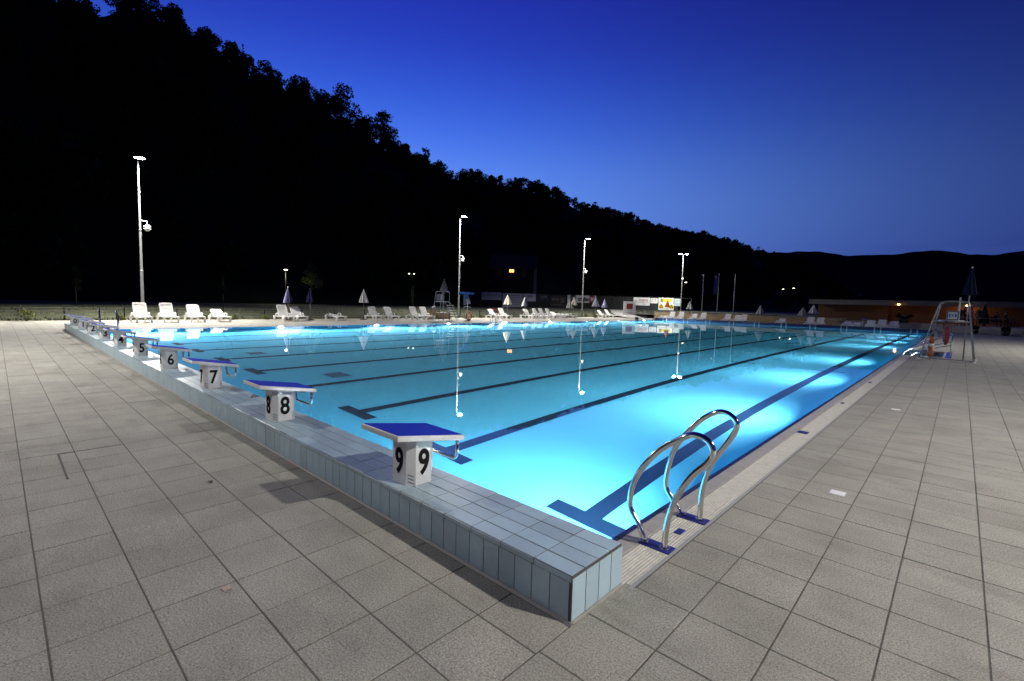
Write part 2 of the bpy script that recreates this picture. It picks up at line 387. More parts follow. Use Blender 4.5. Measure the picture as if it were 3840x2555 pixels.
# ---------------------------------------------------------------- paving of square slabs
paving = struct(put('paving', None))
SL = []
J = .0038
def grid(x_lines, y_lines, skip=None):
    for i in range(len(x_lines) - 1):
        for j in range(len(y_lines) - 1):
            a, b, c, d = x_lines[i], x_lines[i + 1], y_lines[j], y_lines[j + 1]
            if b - a < .05 or d - c < .05: continue
            if skip and skip((a + b) / 2, (c + d) / 2): continue
            SL.append((a + J, b - J, c + J, d - J))
def lines(lo, hi, at, pitch):
    k = math.ceil((lo - at) / pitch + 1e-6); out = [lo]
    while at + k * pitch < hi - 1e-6: out.append(at + k * pitch); k += 1
    return out + [hi]
A_X = lines(-32.6, .32, -.8605, .3935)
grid(A_X, lines(-7.5, -.505, -1.153, .385))
grid([.32] + lines(.705, 8.8, .705, .3843), lines(-7.5, .0455, .0455, .3955))
grid([.387] + lines(.705, 8.8, .705, .3843), lines(.0455, 52.2, .0455, .3955), lambda x, y: x < 1.3 and 21.45 < y < 25.5)
grid([-32.6] + lines(-32.2, -25.32, -25.32, .3843), lines(-.505, 51.6, .0455, .3955))
grid(lines(-32.6, 8.8, -25.32, .3935), lines(51.6, 57.0, 51.6, .385), lambda x, y: x > -.2 and x + y > 57.2)
SL2 = []
for (a, b, c, d) in SL:
    z = in_view(((a + b) / 2, (c + d) / 2, 0)); SL2.append((z if z else 1e9, a, b, c, d))
SL2.sort()
cache = {}; far = MB()
for k, (z, a, b, c, d) in enumerate(SL2):
    dz = random.gauss(0, .0006)
    if k < 300:
        key = (round(b - a, 3), round(d - c, 3))
        if key not in cache: cache[key] = MB().slab(-(b - a) / 2, (b - a) / 2, -(d - c) / 2, (d - c) / 2, -.03, 0, .0018).mesh('paving_slab', 'washed_concrete')
        put('paving_slab', cache[key], paving, ((a + b) / 2, (c + d) / 2, dz), (random.gauss(0, .0012), random.gauss(0, .0012), random.gauss(0, .0012)))
    else: far.slab(a, b, c, d, -.03, dz, .0018)
struct(far.build('paving_slab_field', 'washed_concrete', paving), 'stuff')

# ---------------------------------------------------------------- pool basin, lane lines and water
DP = -1.77
basin = struct(put('pool_basin', None))
fl = MB(); fl.add([(LX, 0, DP), (0, 0, DP), (0, LY, DP), (LX, LY, DP)], [(0, 1, 2, 3)]); fl.build('pool_floor', 'pool_floor', basin)
def wallq(name, pts): MB().add(pts, [(0, 1, 2, 3)]).build(name, 'pool_wall', basin)
Z0 = -.035
wallq('pool_wall', [(LX, 0, DP), (LX, LY, DP), (LX, LY, Z0), (LX, 0, Z0)])
wallq('pool_wall', [(LX, LY, DP), (0, LY, DP), (0, LY, Z0), (LX, LY, Z0)])
wallq('pool_wall', [(0, 0, DP), (LX, 0, DP), (LX, 0, Z0), (0, 0, Z0)])
wallq('pool_wall', [(0, 21.6, DP), (0, 0, DP), (0, 0, Z0), (0, 21.6, Z0)])
wallq('pool_wall', [(0, LY, DP), (0, 25.3, DP), (0, 25.3, Z0), (0, LY, Z0)])
# entry steps set back into the side of the pool
st = MB()
for k in range(4): st.box(.0 if k == 3 else 1.24 - .31 * (k + 1), 1.24 - .31 * k, 21.6, 25.3, DP, -.16 - .17 * k)
st.add([(1.24, 21.6, -1), (1.24, 25.3, -1), (1.24, 25.3, -.0), (1.24, 21.6, -.0)], [(0, 1, 2, 3)])
st.add([(0, 21.6, DP), (1.24, 21.6, DP), (1.24, 21.6, -.0), (0, 21.6, -.0)], [(0, 1, 2, 3)]); st.add([(0, 25.3, DP), (1.24, 25.3, DP), (1.24, 25.3, -.0), (0, 25.3, -.0)], [(3, 2, 1, 0)])
st.build('entry_steps', 'stripe_tile', basin)
lane_x = [-(1.215 + 2.5 * k) for k in range(10)]
for x in lane_x:
    m = MB(); z = DP + .004
    def rq(x0, x1, y0, y1): m.add([(x0, y0, z), (x1, y0, z), (x1, y1, z), (x0, y1, z)], [(0, 1, 2, 3)])
    rq(x - .5, x + .5, 1.86, 2.09); rq(x - .115, x + .115, 2.09, 14.84); rq(x - .42, x + .42, 14.84, 14.96); rq(x - .115, x + .115, 14.96, 36.0); rq(x - .42, x + .42, 36.0, 36.12); rq(x - .115, x + .115, 36.12, LY - 2.1); rq(x - .5, x + .5, LY - 2.1, LY - 1.87)
    m.build('lane_line', 'lane_paint', basin)
for (x, y) in [(-9.65, 3.35), (-14.7, 3.2), (-4.7, 26), (-9.65, 47), (-14.7, 47), (-9.65, 26), (-19.7, 26)]:
    MB().slab(-.3, .3, -.25, .25, 0, .012, .01).build('floor_drain', 'drain_grid', basin, loc=(x, y, DP))
wt = MB(); WZ = -.012
wt.add([(LX - .02, 0.0, WZ), (.0, 0.0, WZ), (.0, 21.6, WZ), (1.24, 21.6, WZ), (1.24, 25.3, WZ), (.0, 25.3, WZ), (.0, LY, WZ), (LX - .02, LY, WZ)], [(0, 1, 2, 3, 4, 5, 6, 7)])
struct(wt.build('water', 'pool_water'))

# underwater lamps in both long walls
def pool_lamp(x, y, sgn, label, group=None, pw_=640):
    o = thing('underwater_lamp', label, 'lamp', (x, y, -.45), {1: 0, -1: math.pi, 0: math.pi / 2}[sgn], group)
    MB().lathe([(.165, -.01), (.165, .022), (.135, .03)], 20, ax='x').build('rim', 'chrome', o, True)
    MB().lathe([(.13, .032), (.0, .036)], 20, ax='x').build('lens', 'pool_glow', o)
    lamp_light('lamp_light', o, 'AREA', pw_, (.78, .87, 1.0), (.045, 0, 0), (0, -math.pi / 2 - R(5), 0), .25, 158)
ORD = 'first second third fourth fifth sixth seventh eighth ninth tenth eleventh twelfth thirteenth fourteenth fifteenth sixteenth seventeenth eighteenth nineteenth twentieth twenty-first twenty-second'.split()
for k, y in enumerate((1.55, 7.2, 12.8, 18.6, 27.9, 33.6, 39.3, 45.0)): pool_lamp(-.002, y, -1, 'underwater lamp in the wall below the grating, %s from the start wall' % ORD[k], 'lamps in the near pool wall', 420)
for k in range(9): pool_lamp(LX + .002, 2.2 + 5.75 * k, 1, 'underwater lamp at the waterline below the lawn loungers, %s from the starting blocks' % ORD[k], 'lamps in the far pool wall', 1750)

pool_lamp(.62, 21.602, 0, 'round underwater lamp lighting the entry steps beside the lifeguard chair', None, 22)

# ---------------------------------------------------------------- overflow channel on the long sides
ch = struct(put('overflow_channel', None))
tro = MB()
for sx in (1, -1):
    X = lambda u: u if sx > 0 else LX - u
    a, b = sorted((X(.14), X(.40)))
    for (y0, y1) in ([(0, 21.5), (25.4, LY)] if sx > 0 else [(0, LY)]):
        tro.add([(a, y0, -.05), (b, y0, -.05), (b, y1, -.05), (a, y1, -.05)], [(0, 1, 2, 3)])
tro.build('gutter_trough', 'gutter_dark', ch)
panel = MB()
nb = 10; p0, p1 = .152, .358; pw = (p1 - p0) / nb
for i in range(nb): panel.slab(p0 + i * pw + .0035, p0 + (i + 1) * pw - .0035, .003, .497, -.03, 0, .002)
for j in range(7): panel.box(p0, p1, .0 + .08 * j, .012 + .08 * j, -.03, -.0035)
pmesh = panel.mesh('grate_panel', 'cream_grate')
lad = (.49, .69), (1.08, 1.28)
for k in range(102):
    y = .5 * k
    if 21.0 < y < 25.4 or y > 50.6: continue
    put('grate_panel', pmesh, ch, (0, y, -.004))
lg = MB()
for k in range(102): lg.box(LX - p1, LX - p0, .5 * k + .004, .5 * k + .496, -.03, -.004)
struct(lg.build('grate_field', 'cream_grate', ch), 'stuff')
ctile = MB().slab(.024, .146, .002, .248, -.03, 0, .003).mesh('coping_tile', 'coping_tile'); ntile = MB().slab(-.024, .02, .001, .249, -.05, 0, .004).mesh('nosing_tile', 'navy_tile')
cf, nf = MB(), MB()
for k in range(204):
    y = .25 * k
    if 21.3 < y < 25.35: continue
    if k < 64: put('coping_tile', ctile, ch, (0, y, -.002 + random.gauss(0, .0005))); put('nosing_tile', ntile, ch, (0, y, -.004))
    else: cf.slab(.024, .146, y + .002, y + .248, -.03, -.002, .003); nf.slab(-.024, .02, y + .001, y + .249, -.05, -.004, .004)
for k in range(204):
    y = .25 * k; cf.slab(LX - .146, LX - .024, y + .002, y + .248, -.03, -.002, .003); nf.slab(LX - .02, LX + .024, y + .001, y + .249, -.05, -.004, .004)
struct(cf.build('coping_tile_run', 'coping_tile', ch), 'stuff'); struct(nf.build('nosing_tile_run', 'navy_tile', ch), 'stuff')
rm = MB()
for (y0, y1) in [(0, 21.5), (25.4, LY)]: rm.box(.361, .382, y0, y1, -.03, .001)
rm.box(LX - .382, LX - .361, 0, LY, -.03, .001); rm.box(.0, .382, 21.5, 21.6, -.03, .001); rm.box(.0, .382, 25.3, 25.4, -.03, .001); rm.box(1.24, 1.30, 21.5, 25.4, -.03, .001); rm.box(.382, 1.24, 21.5, 21.6, -.03, .001); rm.box(.382, 1.24, 25.3, 25.4, -.03, .001)
rm.build('steel_rim', 'steel_rim', ch)
for (x, y, w, h) in [(.217, 4.85, .12, .13), (.27, .9, .05, .09), (.218, 7.75, .05, .12), (.216, 11.3, .05, .2)]:
    MB().slab(-w / 2, w / 2, -h / 2, h / 2, -.004, .003, .003).build('grate_handle', 'blue_rubber', ch, loc=(x, y, 0))

# ---------------------------------------------------------------- tiled start wall
H = .254; XE = .316; WD = .492
sw = thing('start_wall', 'low pale blue tiled wall carrying the ten starting blocks', 'wall', (0, 0, 0))
cb = MB(); cb.box(-25.22, XE - .0018, -WD + .0018, -.012, -.04, H - .0018); cb.build('wall_core', 'grout', sw)
bs = MB(); bs.prism([(-WD - .012, -.002), (-WD + .008, -.002), (-WD + .008, .014), (-WD - .002, .014)], -25.23, XE + .008, 'x'); bs.box(XE - .006, XE + .008, -WD, 0, -.002, .013); bs.build('grout_skirting', 'coping_tile', sw)
tw, td, fw = .25, .1215, .125
top_mesh = MB().slab(.0030, tw - .0030, .0030, td - .0030, -.014, 0, .001).mesh('top_tile', 'pale_blue_tile')
nose = MB()
prof = [(.0030, -.034), (.0030, -.013), (.0035, -.007), (.0075, -.0025), (.013, -.0003), (td - .004, 0), (td - .0030, -.002), (td - .0030, -.014)]
vs = [(.0030, u, w) for u, w in prof] + [(tw - .0030, u, w) for u, w in prof]; n = len(prof)
nose.add(vs, [(i, i + 1, n + i + 1, n + i) for i in range(n - 1)] + [tuple(range(n))[::-1], tuple(range(n, 2 * n))])
nose_mesh = nose.mesh('nosing_top_tile', 'pale_blue_tile')
front_mesh = MB().box(.0028, fw - .0028, 0, .013, .016, H - .038).mesh('front_tile', 'pale_blue_tile')
end_mesh = MB().box(-.013, 0, .0028, td - .0028, .016, H - .017).mesh('end_tile', 'pale_blue_tile')
rest = MB(); cnt = 0
XS = XE - .004
for k in range(103):
    x = XS - tw * (k + 1)
    if x < -25.3: break
    for j in range(4):
        y = -WD - .004 + j * (td + .0012)
        if k < 50:
            put('top_tile', nose_mesh if j == 0 else top_mesh, sw, (x, y, H + random.gauss(0, .0005)), (random.gauss(0, .0015), random.gauss(0, .0015), 0))
        else: rest.slab(x + .0030, x + tw - .0030, y + .0030, y + td - .0030, -.014 + H - (.02 if j == 0 else 0), H, .003 if j else .008)
for k in range(205):
    x = XS - .012 - fw * (k + 1)
    if x < -25.2: break
    if k < 94: put('front_tile', front_mesh, sw, (x, -WD + random.gauss(0, .0004), 0), (0, 0, random.gauss(0, .001)))
    else: rest.box(x + .0028, x + fw - .0028, -WD, -WD + .013, .016, H - .038)
for j in range(4): put('end_tile', end_mesh, sw, (XE + .0004, -WD + j * (td + .0012) + .003, 0))
struct(rest.build('tile_run', 'pale_blue_tile', sw), 'stuff')
MB().box(-25.2, XE - .03, -.013, .0, -.03, H - .018).build('pool_face', 'pale_blue_tile', sw)

# ---------------------------------------------------------------- far turning wall
tb = thing('turning_wall', 'navy tiled end wall of the pool with pairs of pale stripes', 'wall', (0, LY, 0))
MB().box(LX - .3, .3, .006, .42, -.04, .25).build('wall_core', 'concrete', tb)
nv = MB()
for k in range(101):
    x = LX + .001 + .2465 * k
    for r_ in range(2): nv.box(x + .002, x + .2445, -.006, .008, -.03 + .14 * r_, .107 + .14 * r_)
struct(nv.build('navy_tile_face', 'navy_tile', tb), 'stuff')
MB().slab(LX - .32, .32, -.012, .44, .25, .268, .004).build('coping', 'navy_tile', tb)
for x in lane_x:
    for s_ in (-.22, .22): MB().box(x + s_ - .05, x + s_ + .05, -.012, .0, -.45, .272).build('turn_stripe', 'stripe_tile', tb)

# ---------------------------------------------------------------- hills and forest
RIDGE = [(-120, 54), (-60, 58), (-25, 62), (-4, 63), (3.5, 60), (8.2, 50.5), (12.5, 60), (17.5, 62.0), (24.3, 59.5), (32.5, 58.2), (44, 57.3), (53.1, 58.1), (61.5, 57.2), (65.5, 53.0), (74.2, 55.5), (80, 52), (88.4, 51.8), (94.3, 49.1), (112.6, 50.5), (132.9, 52.2), (158.5, 56.6), (176.2, 57.6), (201.4, 54.4), (234.7, 58.1), (267.9, 57.2), (307, 57.4), (371.9, 61.5), (448.5, 63.6), (493.4, 60.1), (558.9, 61.7), (700, 55), (900, 40)]
RX = [(-120, -105), (1, -110), (61, -126), (112, -135), (201, -145), (372, -155), (493, -150), (560, -140), (900, -120)]
def lerp(T, y):
    for (a, u), (b, w) in zip(T, T[1:]):
        if a <= y <= b: return u + (w - u) * (y - a) / (b - a)
    return T[0][1] if y < T[0][0] else T[-1][1]
TH = 5.5
def hillz(x, y):
    xr = lerp(RX, y); zr = lerp(RIDGE, y) - TH
    if x > xr: u = min(max((-60 - x) / (-60 - xr), 0), 1); return .6 + (zr - .6) * (u ** 1.12)
    return zr - (xr - x) * .35
hm = MB(); hx = [-58, -60, -64] + [-70 - 6 * i for i in range(16)] + [-175, -200, -240]; hy = [-160, -120, -90, -60] + [-45 + 9 * i for i in range(22)] + [160 + 22 * i for i in range(32)]
ii = {}
for i, x in enumerate(hx):
    for j, y in enumerate(hy): ii[i, j] = len(hm.v); hm.v.append((x, y, (hillz(x, y) if x < -59 else gh(x, y) - .3) + (1.2 * noise.noise(Vector((x * .05, y * .05, 0))) if x < -62 else 0)))
for i in range(len(hx) - 1):
    for j in range(len(hy) - 1): hm.f.append((ii[i, j], ii[i, j + 1], ii[i + 1, j + 1], ii[i + 1, j])); hm.m.append(0)
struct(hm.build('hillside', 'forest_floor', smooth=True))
fh = MB(); prof = [(-2200, 120), (-1500, 210), (-900, 190), (-468, 163), (-376, 158), (-297, 157), (-213, 142), (-128, 141), (-64, 147), (-19, 142), (10, 133), (45, 133), (88, 138), (300, 150), (700, 170), (1400, 120), (2200, 60)]
px_ = []
for (a, u), (b, w) in zip(prof, prof[1:]):
    for k in range(12): q = k / 12; px_.append((a + (b - a) * q, u + (w - u) * sm(q) + 2.4 * noise.noise(Vector((a + (b - a) * q, 0, 0)) * .035)))
o_ = len(px_)
for (x, z) in px_: fh.v += [(x, 1470, z), (x, 1280, z * .55 + 3 * noise.noise(Vector((x * .01, 1, 0)))), (x, 1000, -1), (x, 1800, 0)]
for i in range(o_ - 1):
    for (p, q) in ((1, 0), (2, 1), (0, 3)): fh.f.append((4 * i + p, 4 * i + 4 + p, 4 * i + 4 + q, 4 * i + q)); fh.m.append(0)
struct(fh.build('distant_hills', 'far_hill', smooth=True))

def leaf_cloud(blobs, n, size, flat=.7):
    """random leaf faces through the volume of a few ellipsoid clumps -> (n*4,3) array"""
    out = np.empty((n, 4, 3)); w = np.array([b[3] * b[4] * b[5] for b in blobs]) ** .75; pick = rng.choice(len(blobs), n, p=w / w.sum())
    B = np.array(blobs)[pick]; d = rng.normal(size=(n, 3)); d /= np.linalg.norm(d, axis=1)[:, None]; rad = rng.uniform(.25, 1.0, (n, 1)) ** .5
    c = B[:, :3] + d * rad * B[:, 3:6]
    a = rng.normal(size=(n, 3)); a /= np.linalg.norm(a, axis=1)[:, None]; b = np.cross(a, rng.normal(size=(n, 3))); b /= np.linalg.norm(b, axis=1)[:, None]
    s = size * rng.uniform(.5, 1.25, (n, 1))
    out[:, 0] = c - a * s; out[:, 1] = c + b * s * .55; out[:, 2] = c + a * s; out[:, 3] = c - b * s * .55
    return out.reshape(-1, 3)
def crown_blobs(h, rad, kind):
    bl = []
    if kind == 'conifer':
        for k in range(9): u = k / 8; bl.append((0, 0, h * (.18 + .80 * u), rad * (1 - u) * .9 + .15, rad * (1 - u) * .9 + .15, h * .07))
    else:
        for k in range(int(13 if kind == 'broad' else 9)):
            a = random.uniform(0, 6.28); u = random.uniform(0, 1); rr = rad * .62 * math.sqrt(random.random()); z = h * (.42 + .50 * u)
            if kind == 'tall': z = h * (.3 + .62 * u); rr *= .7
            q = rad * random.uniform(.26, .50) * (1.15 - .45 * u); bl.append((rr * math.cos(a) * (1.1 - .5 * u), rr * math.sin(a) * (1.1 - .5 * u), z, q, q, q * .8))
        bl.append((0, 0, h * .93, rad * .3, rad * .3, h * .08))
    return bl
def quads_mesh(name, V, m):
    n = len(V) // 4; me = bpy.data.meshes.new(name); me.vertices.add(len(V)); me.vertices.foreach_set('co', V.ravel().astype(np.float32))
    me.loops.add(len(V)); me.loops.foreach_set('vertex_index', np.arange(len(V), dtype=np.int32)); me.polygons.add(n); me.polygons.foreach_set('loop_start', np.arange(0, len(V), 4, dtype=np.int32)); me.update(calc_edges=True)
    me.materials.append(MATS[m]); return me
TPL = {}
for q, (nl, sz) in {'hi': (1500, .40), 'mid': (480, .62), 'lo': (150, 1.0)}.items():
    for kind in ('broad', 'tall', 'conifer'):
        for v in range(3 if q != 'lo' else 2): TPL[q, kind, v] = leaf_cloud(crown_blobs(12.5, {'broad': 5.2, 'tall': 3.8, 'conifer': 2.6}[kind], kind), nl if kind != 'conifer' else int(nl * .7), sz)
parts_ = []
def plant(x, y, s, q, kind=None):
    kind = kind or random.choices(['broad', 'tall', 'conifer'], [.80, .13, .07])[0]; v = random.randrange(2 if q == 'lo' else 3); T = TPL[q, kind, v]; a = random.uniform(0, 6.28); c_, s_ = math.cos(a), math.sin(a)
    P = T * np.array([s * random.uniform(.85, 1.1), s * random.uniform(.85, 1.1), s]); Pn = np.empty_like(P); Pn[:, 0] = P[:, 0] * c_ - P[:, 1] * s_; Pn[:, 1] = P[:, 0] * s_ + P[:, 1] * c_; Pn[:, 2] = P[:, 2]
    parts_.append(Pn + np.array([x, y, hillz(x, y) - 3.4]))
y = -60.0
while y < 640:                               # the skyline rank
    near = y < 150; x = lerp(RX, y)
    for k in range(4 if near else 3):
        plant(x + 3 - 5.5 * k + random.gauss(0, 1.4) , y + random.uniform(-2, 2), random.uniform(.60, .76), 'hi' if (near and k < 3) else 'mid')
    y += random.uniform(2.6, 4.2) if near else random.uniform(3.4, 5.6)
for k in range(330):                         # the face of the hill
    y = random.uniform(-70, 170); xr = lerp(RX, y); x = random.uniform(xr + 9, -63); plant(x, y, random.uniform(.6, .85), 'mid' if k % 2 else 'lo')
for k in range(300):
    y = random.uniform(170, 640); xr = lerp(RX, y); x = random.uniform(xr + 9, -63); plant(x, y, random.uniform(.8, 1.15), 'lo')
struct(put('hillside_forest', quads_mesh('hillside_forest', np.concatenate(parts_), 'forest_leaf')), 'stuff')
def tree(name, label, x, y, z, h, rad, kind, nl, sz, leaf, cat='tree', trunk_r=.12, group=None):
    o = thing(name, label, cat, (x, y, z), 0, group)
    bl = crown_blobs(h, rad, kind)
    put('crown', quads_mesh('crown', leaf_cloud(bl, nl, sz), leaf), o)
    m = MB(); m.tube([(0, 0, -.3), (.03 * h * .1, 0, h * .3), (-.02 * h * .1, .02, h * .6), (0, 0, h * .9)], [trunk_r, trunk_r * .8, trunk_r * .5, trunk_r * .15], 7)
    for b in bl[:7]: m.tube([(0, 0, h * .35), (b[0] * .5, b[1] * .5, (b[2] + h * .35) * .5), (b[0], b[1], b[2])], [trunk_r * .45, trunk_r * .3, trunk_r * .1], 5)
    m.build('trunk', 'bark', o, True); return o
for (y, sc, kind, lab) in [(61.5, 1.0, 'broad', 'big round tree on the ridge where the skyline first drops'), (75.5, .9, 'broad', 'dark round tree on the ridge one notch down from the big round tree'), (17.5, .95, 'tall', 'dark tree on the ridge beside the small notch of sky at the top corner'), (93, .85, 'tall', 'leafy dark tree jutting out at the second drop of the ridge')]:
    x = lerp(RX, y) + 5; tree('ridge_tree', lab, x, y, lerp(RIDGE, y) - 12.5 * sc + .2, 12.5 * sc, 5.2 * sc, kind, 1300, .38, 'forest_leaf', trunk_r=.28, group='trees standing out on the ridge')

# ================================================================== STARTING BLOCKS
def zt(y): return .433 - (y + .294) * (.098 / .597)             # top of the sloping platform
hx_, hy_, cc = .136, .12, .05
def make_block(num, label):
    o = thing('starting_block', label, 'starting block', (0, 0, 0), 0, 'numbered starting blocks')
    ring = [(-hx_ + cc, -hy_), (hx_ - cc, -hy_), (hx_, -hy_ + cc), (hx_, hy_ - cc), (hx_ - cc, hy_), (-hx_ + cc, hy_), (-hx_, hy_ - cc), (-hx_, -hy_ + cc)]
    m = MB(); m.add([(x, y, 0) for x, y in ring] + [(x, y, zt(y) - .040) for x, y in ring], [(i, (i + 1) % 8, 8 + (i + 1) % 8, 8 + i) for i in range(8)] + [tuple(range(8))[::-1], tuple(range(8, 16))])
    m.build('pedestal', 'block_white', o)
    m = MB(); w = .238; y0, y1 = -.294, .303; e = .006
    def lay(y0, y1, w, d, e): return [(-w + e, y0 + e, zt(y0) + d), (w - e, y0 + e, zt(y0) + d), (w - e, y1 - e, zt(y1) + d), (-w + e, y1 - e, zt(y1) + d)]
    vs = lay(y0, y1, w, -.042, e) + lay(y0, y1, w, -.036, 0) + lay(y0, y1, w, -.006, 0) + lay(y0, y1, w, 0, e)
    m.add(vs, [(3, 2, 1, 0), (12, 13, 14, 15)] + [(4 * k + i, 4 * k + (i + 1) % 4, 4 * k + 4 + (i + 1) % 4, 4 * k + 4 + i) for k in range(3) for i in range(4)])
    pl = m.build('platform', 'block_white', o)
    m = MB(); vs = lay(y0 + .012, y1 - .012, w - .012, -.002, 0) + lay(y0 + .012, y1 - .012, w - .012, .004, .002)
    m.add(vs, [(4, 5, 6, 7)] + [(i, (i + 1) % 4, 4 + (i + 1) % 4, 4 + i) for i in range(4)]); m.build('non_slip_top', 'block_blue', pl)
    nm = text_mesh(str(num), .198, 'print_black', .78, .022, .004)
    put('number', nm, o, (0, -hy_ - .0015, .172)); put('number', nm, o, (hx_ + .0015, 0, .170), (0, 0, math.pi / 2)); put('number', nm, o, (-hx_ - .0015, 0, .170), (0, 0, -math.pi / 2))
    for sx in (1, -1):
        for sy in (-1, 1):
            m = MB(); c = Vector((sx * (hx_ - cc / 2), sy * (hy_ - cc / 2), 0)); d = Vector((sx, -sy, 0)).normalized(); nrm_ = Vector((sx, sy, 0)).normalized()
            for k in range(3):
                z = .022 + .026 * k; a = c - d * .022 * sx + Vector((0, 0, z + .010)); b = c + d * .022 * sx + Vector((0, 0, z - .006)); m.bar(a + nrm_ * .0005, b + nrm_ * .0005, .003, .0045)
            m.build('vent_slots', 'slot_black', o)
    hyy = .262; zz0 = zt(hyy) - .03; q = .05; hw_ = .205
    pts = [(-hw_, hyy, zz0), (-hw_, hyy, .145 + q)] + [(-hw_ + q - q * math.cos(R(a)), hyy, .145 + q - q * math.sin(R(a))) for a in (22, 45, 68, 90)] + [(hw_ - q + q * math.sin(R(a)), hyy, .145 + q - q * math.cos(R(a))) for a in (0, 22, 45, 68)] + [(hw_, hyy, .145 + q), (hw_, hyy, zz0)]
    MB().tube(pts, .0135, 10).build('hand_grip', 'chrome', o, True)
    return o
WORDS = 'zero one two three four five six seven eight nine'.split()
for k, num in enumerate(range(9, -1, -1)):
    b = make_block(num, 'white starting block with blue sloping top and black number %s' % WORDS[num]); b.location = (-1.323 - 2.5 * k, -.29, H + .0005)

# ================================================================== HANDRAILS
def handrail(o, y, prof, r=.020):
    pts = smooth_path([(x, y + dy, z) for x, dy, z in prof], 5); return MB().tube(pts, r, 12).build('rail', 'chrome', o, True)
PA = [(.158, 0, -.03), (.150, 0, .02), (.112, 0, .098), (.045, 0, .185), (.033, 0, .255), (.057, 0, .385), (.122, 0, .515), (.233, .01, .655), (.352, .015, .75), (.430, .02, .798), (.500, .02, .800), (.552, .02, .772), (.574, .02, .715), (.545, .015, .642), (.462, .01, .545), (.390, 0, .42), (.335, 0, .28), (.308, 0, .13), (.304, 0, -.03)]
PB = [(.153, 0, -.03), (.139, 0, .02), (.105, 0, .07), (.040, 0, .145), (.018, 0, .205), (.022, 0, .30), (.063, 0, .475), (.150, 0, .63), (.272, -.01, .775), (.372, -.015, .848), (.448, -.02, .862), (.512, -.02, .826), (.530, -.02, .778), (.500, -.015, .695), (.420, -.01, .558), (.360, 0, .455), (.316, 0, .305), (.301, 0, .16), (.302, 0, -.03)]
def ladder(loc, rz, label, full=True):
    o = thing('pool_handrail', label, 'handrail', loc, rz, 'chrome handrails')
    handrail(o, .585, PA); handrail(o, 1.187, PB)
    for y in (.585, 1.187):
        MB().slab(.135, .36, y - .055, y + .055, -.006, .004, .003).build('base_pad', 'blue_rubber', o)
        for x in (.155, .304): MB().lathe([(.034, .004), (.034, .012), (.022, .016)], 14, (x, y, 0)).build('floor_flange', 'chrome', o, True)
    return o
ladder((0, 0, 0), 0, 'pair of curved chrome handrails on blue pads beside the grating and block 9')
ladder((LX, 1.8, 0), math.pi, 'pair of chrome handrails across the pool between the starting blocks and the loungers')
ladder((LX, 25.1, 0), math.pi, 'pair of chrome handrails across the pool in front of the red wooden bench')
fl_ = ladder((LX, 49.4, 0), math.pi, 'pair of chrome handrails at the far corner beside the navy end wall')
o = tag(MB().lathe([(.0, 0), (.16, .0), (.22, .12), (.20, .28), (.10, .34), (0, .35)], 12, lobes=3, amp=.12).build('black_bag', 'black_plastic', None, True, (-25.9, 48.4, 0)), 'lumpy black bag on the paving at the far corner handrails', 'bag')

# small things on the paving
for (x, y, lab) in [(.955, 2.643, 'small white square drain cover set in the slabs near the chrome handrails'), (.955, 7.81, 'small white drain cover set in the slabs farther along the poolside')]:
    o = thing('drain_cover', lab, 'drain cover', (x, y, 0)); MB().slab(-.066, .066, -.07, .07, -.004, .0035, .002).build('frame', 'steel_rim', o); MB().slab(-.055, .055, -.058, .058, .003, .006, .001).build('lid', 'white_paint', o)
lf = MB(); lf.add([(-.03, -.01, .004), (-.008, -.022, .012), (.02, -.014, .006), (.034, .006, .016), (.012, .02, .008), (-.016, .018, .018), (0, 0, .009)], [(0, 1, 6), (1, 2, 6), (2, 3, 6), (3, 4, 6), (4, 5, 6), (5, 0, 6)])
tag(lf.build('dry_leaf', 'dry_leaf', None, loc=(-1.196, -1.605, .001)), 'small curled pinkish dry leaf lying on the slabs', 'leaf')
lf2 = MB(); lf2.add([(-.03, -.012, .003), (.01, -.018, .014), (.035, .006, .004), (0, .02, .012), (0, 0, .006)], [(0, 1, 4), (1, 2, 4), (2, 3, 4), (3, 0, 4)])
tag(lf2.build('dark_leaf', 'bark', None, loc=(-2.98, -1.205, .001)), 'tiny dark leaf lying on the slabs opposite block 8', 'leaf')
o = thing('inspection_cover', 'slab cover with a dark metal edge let into the paving', 'cover', (-4.75, -1.55, 0)); MB().box(-.02, .0, -.5, .0, -.001, .002).build('edge_strip', 'grout', o); MB().box(-.02, .9, -.5, -.485, -.001, .0021).build('edge_strip', 'grout', o)

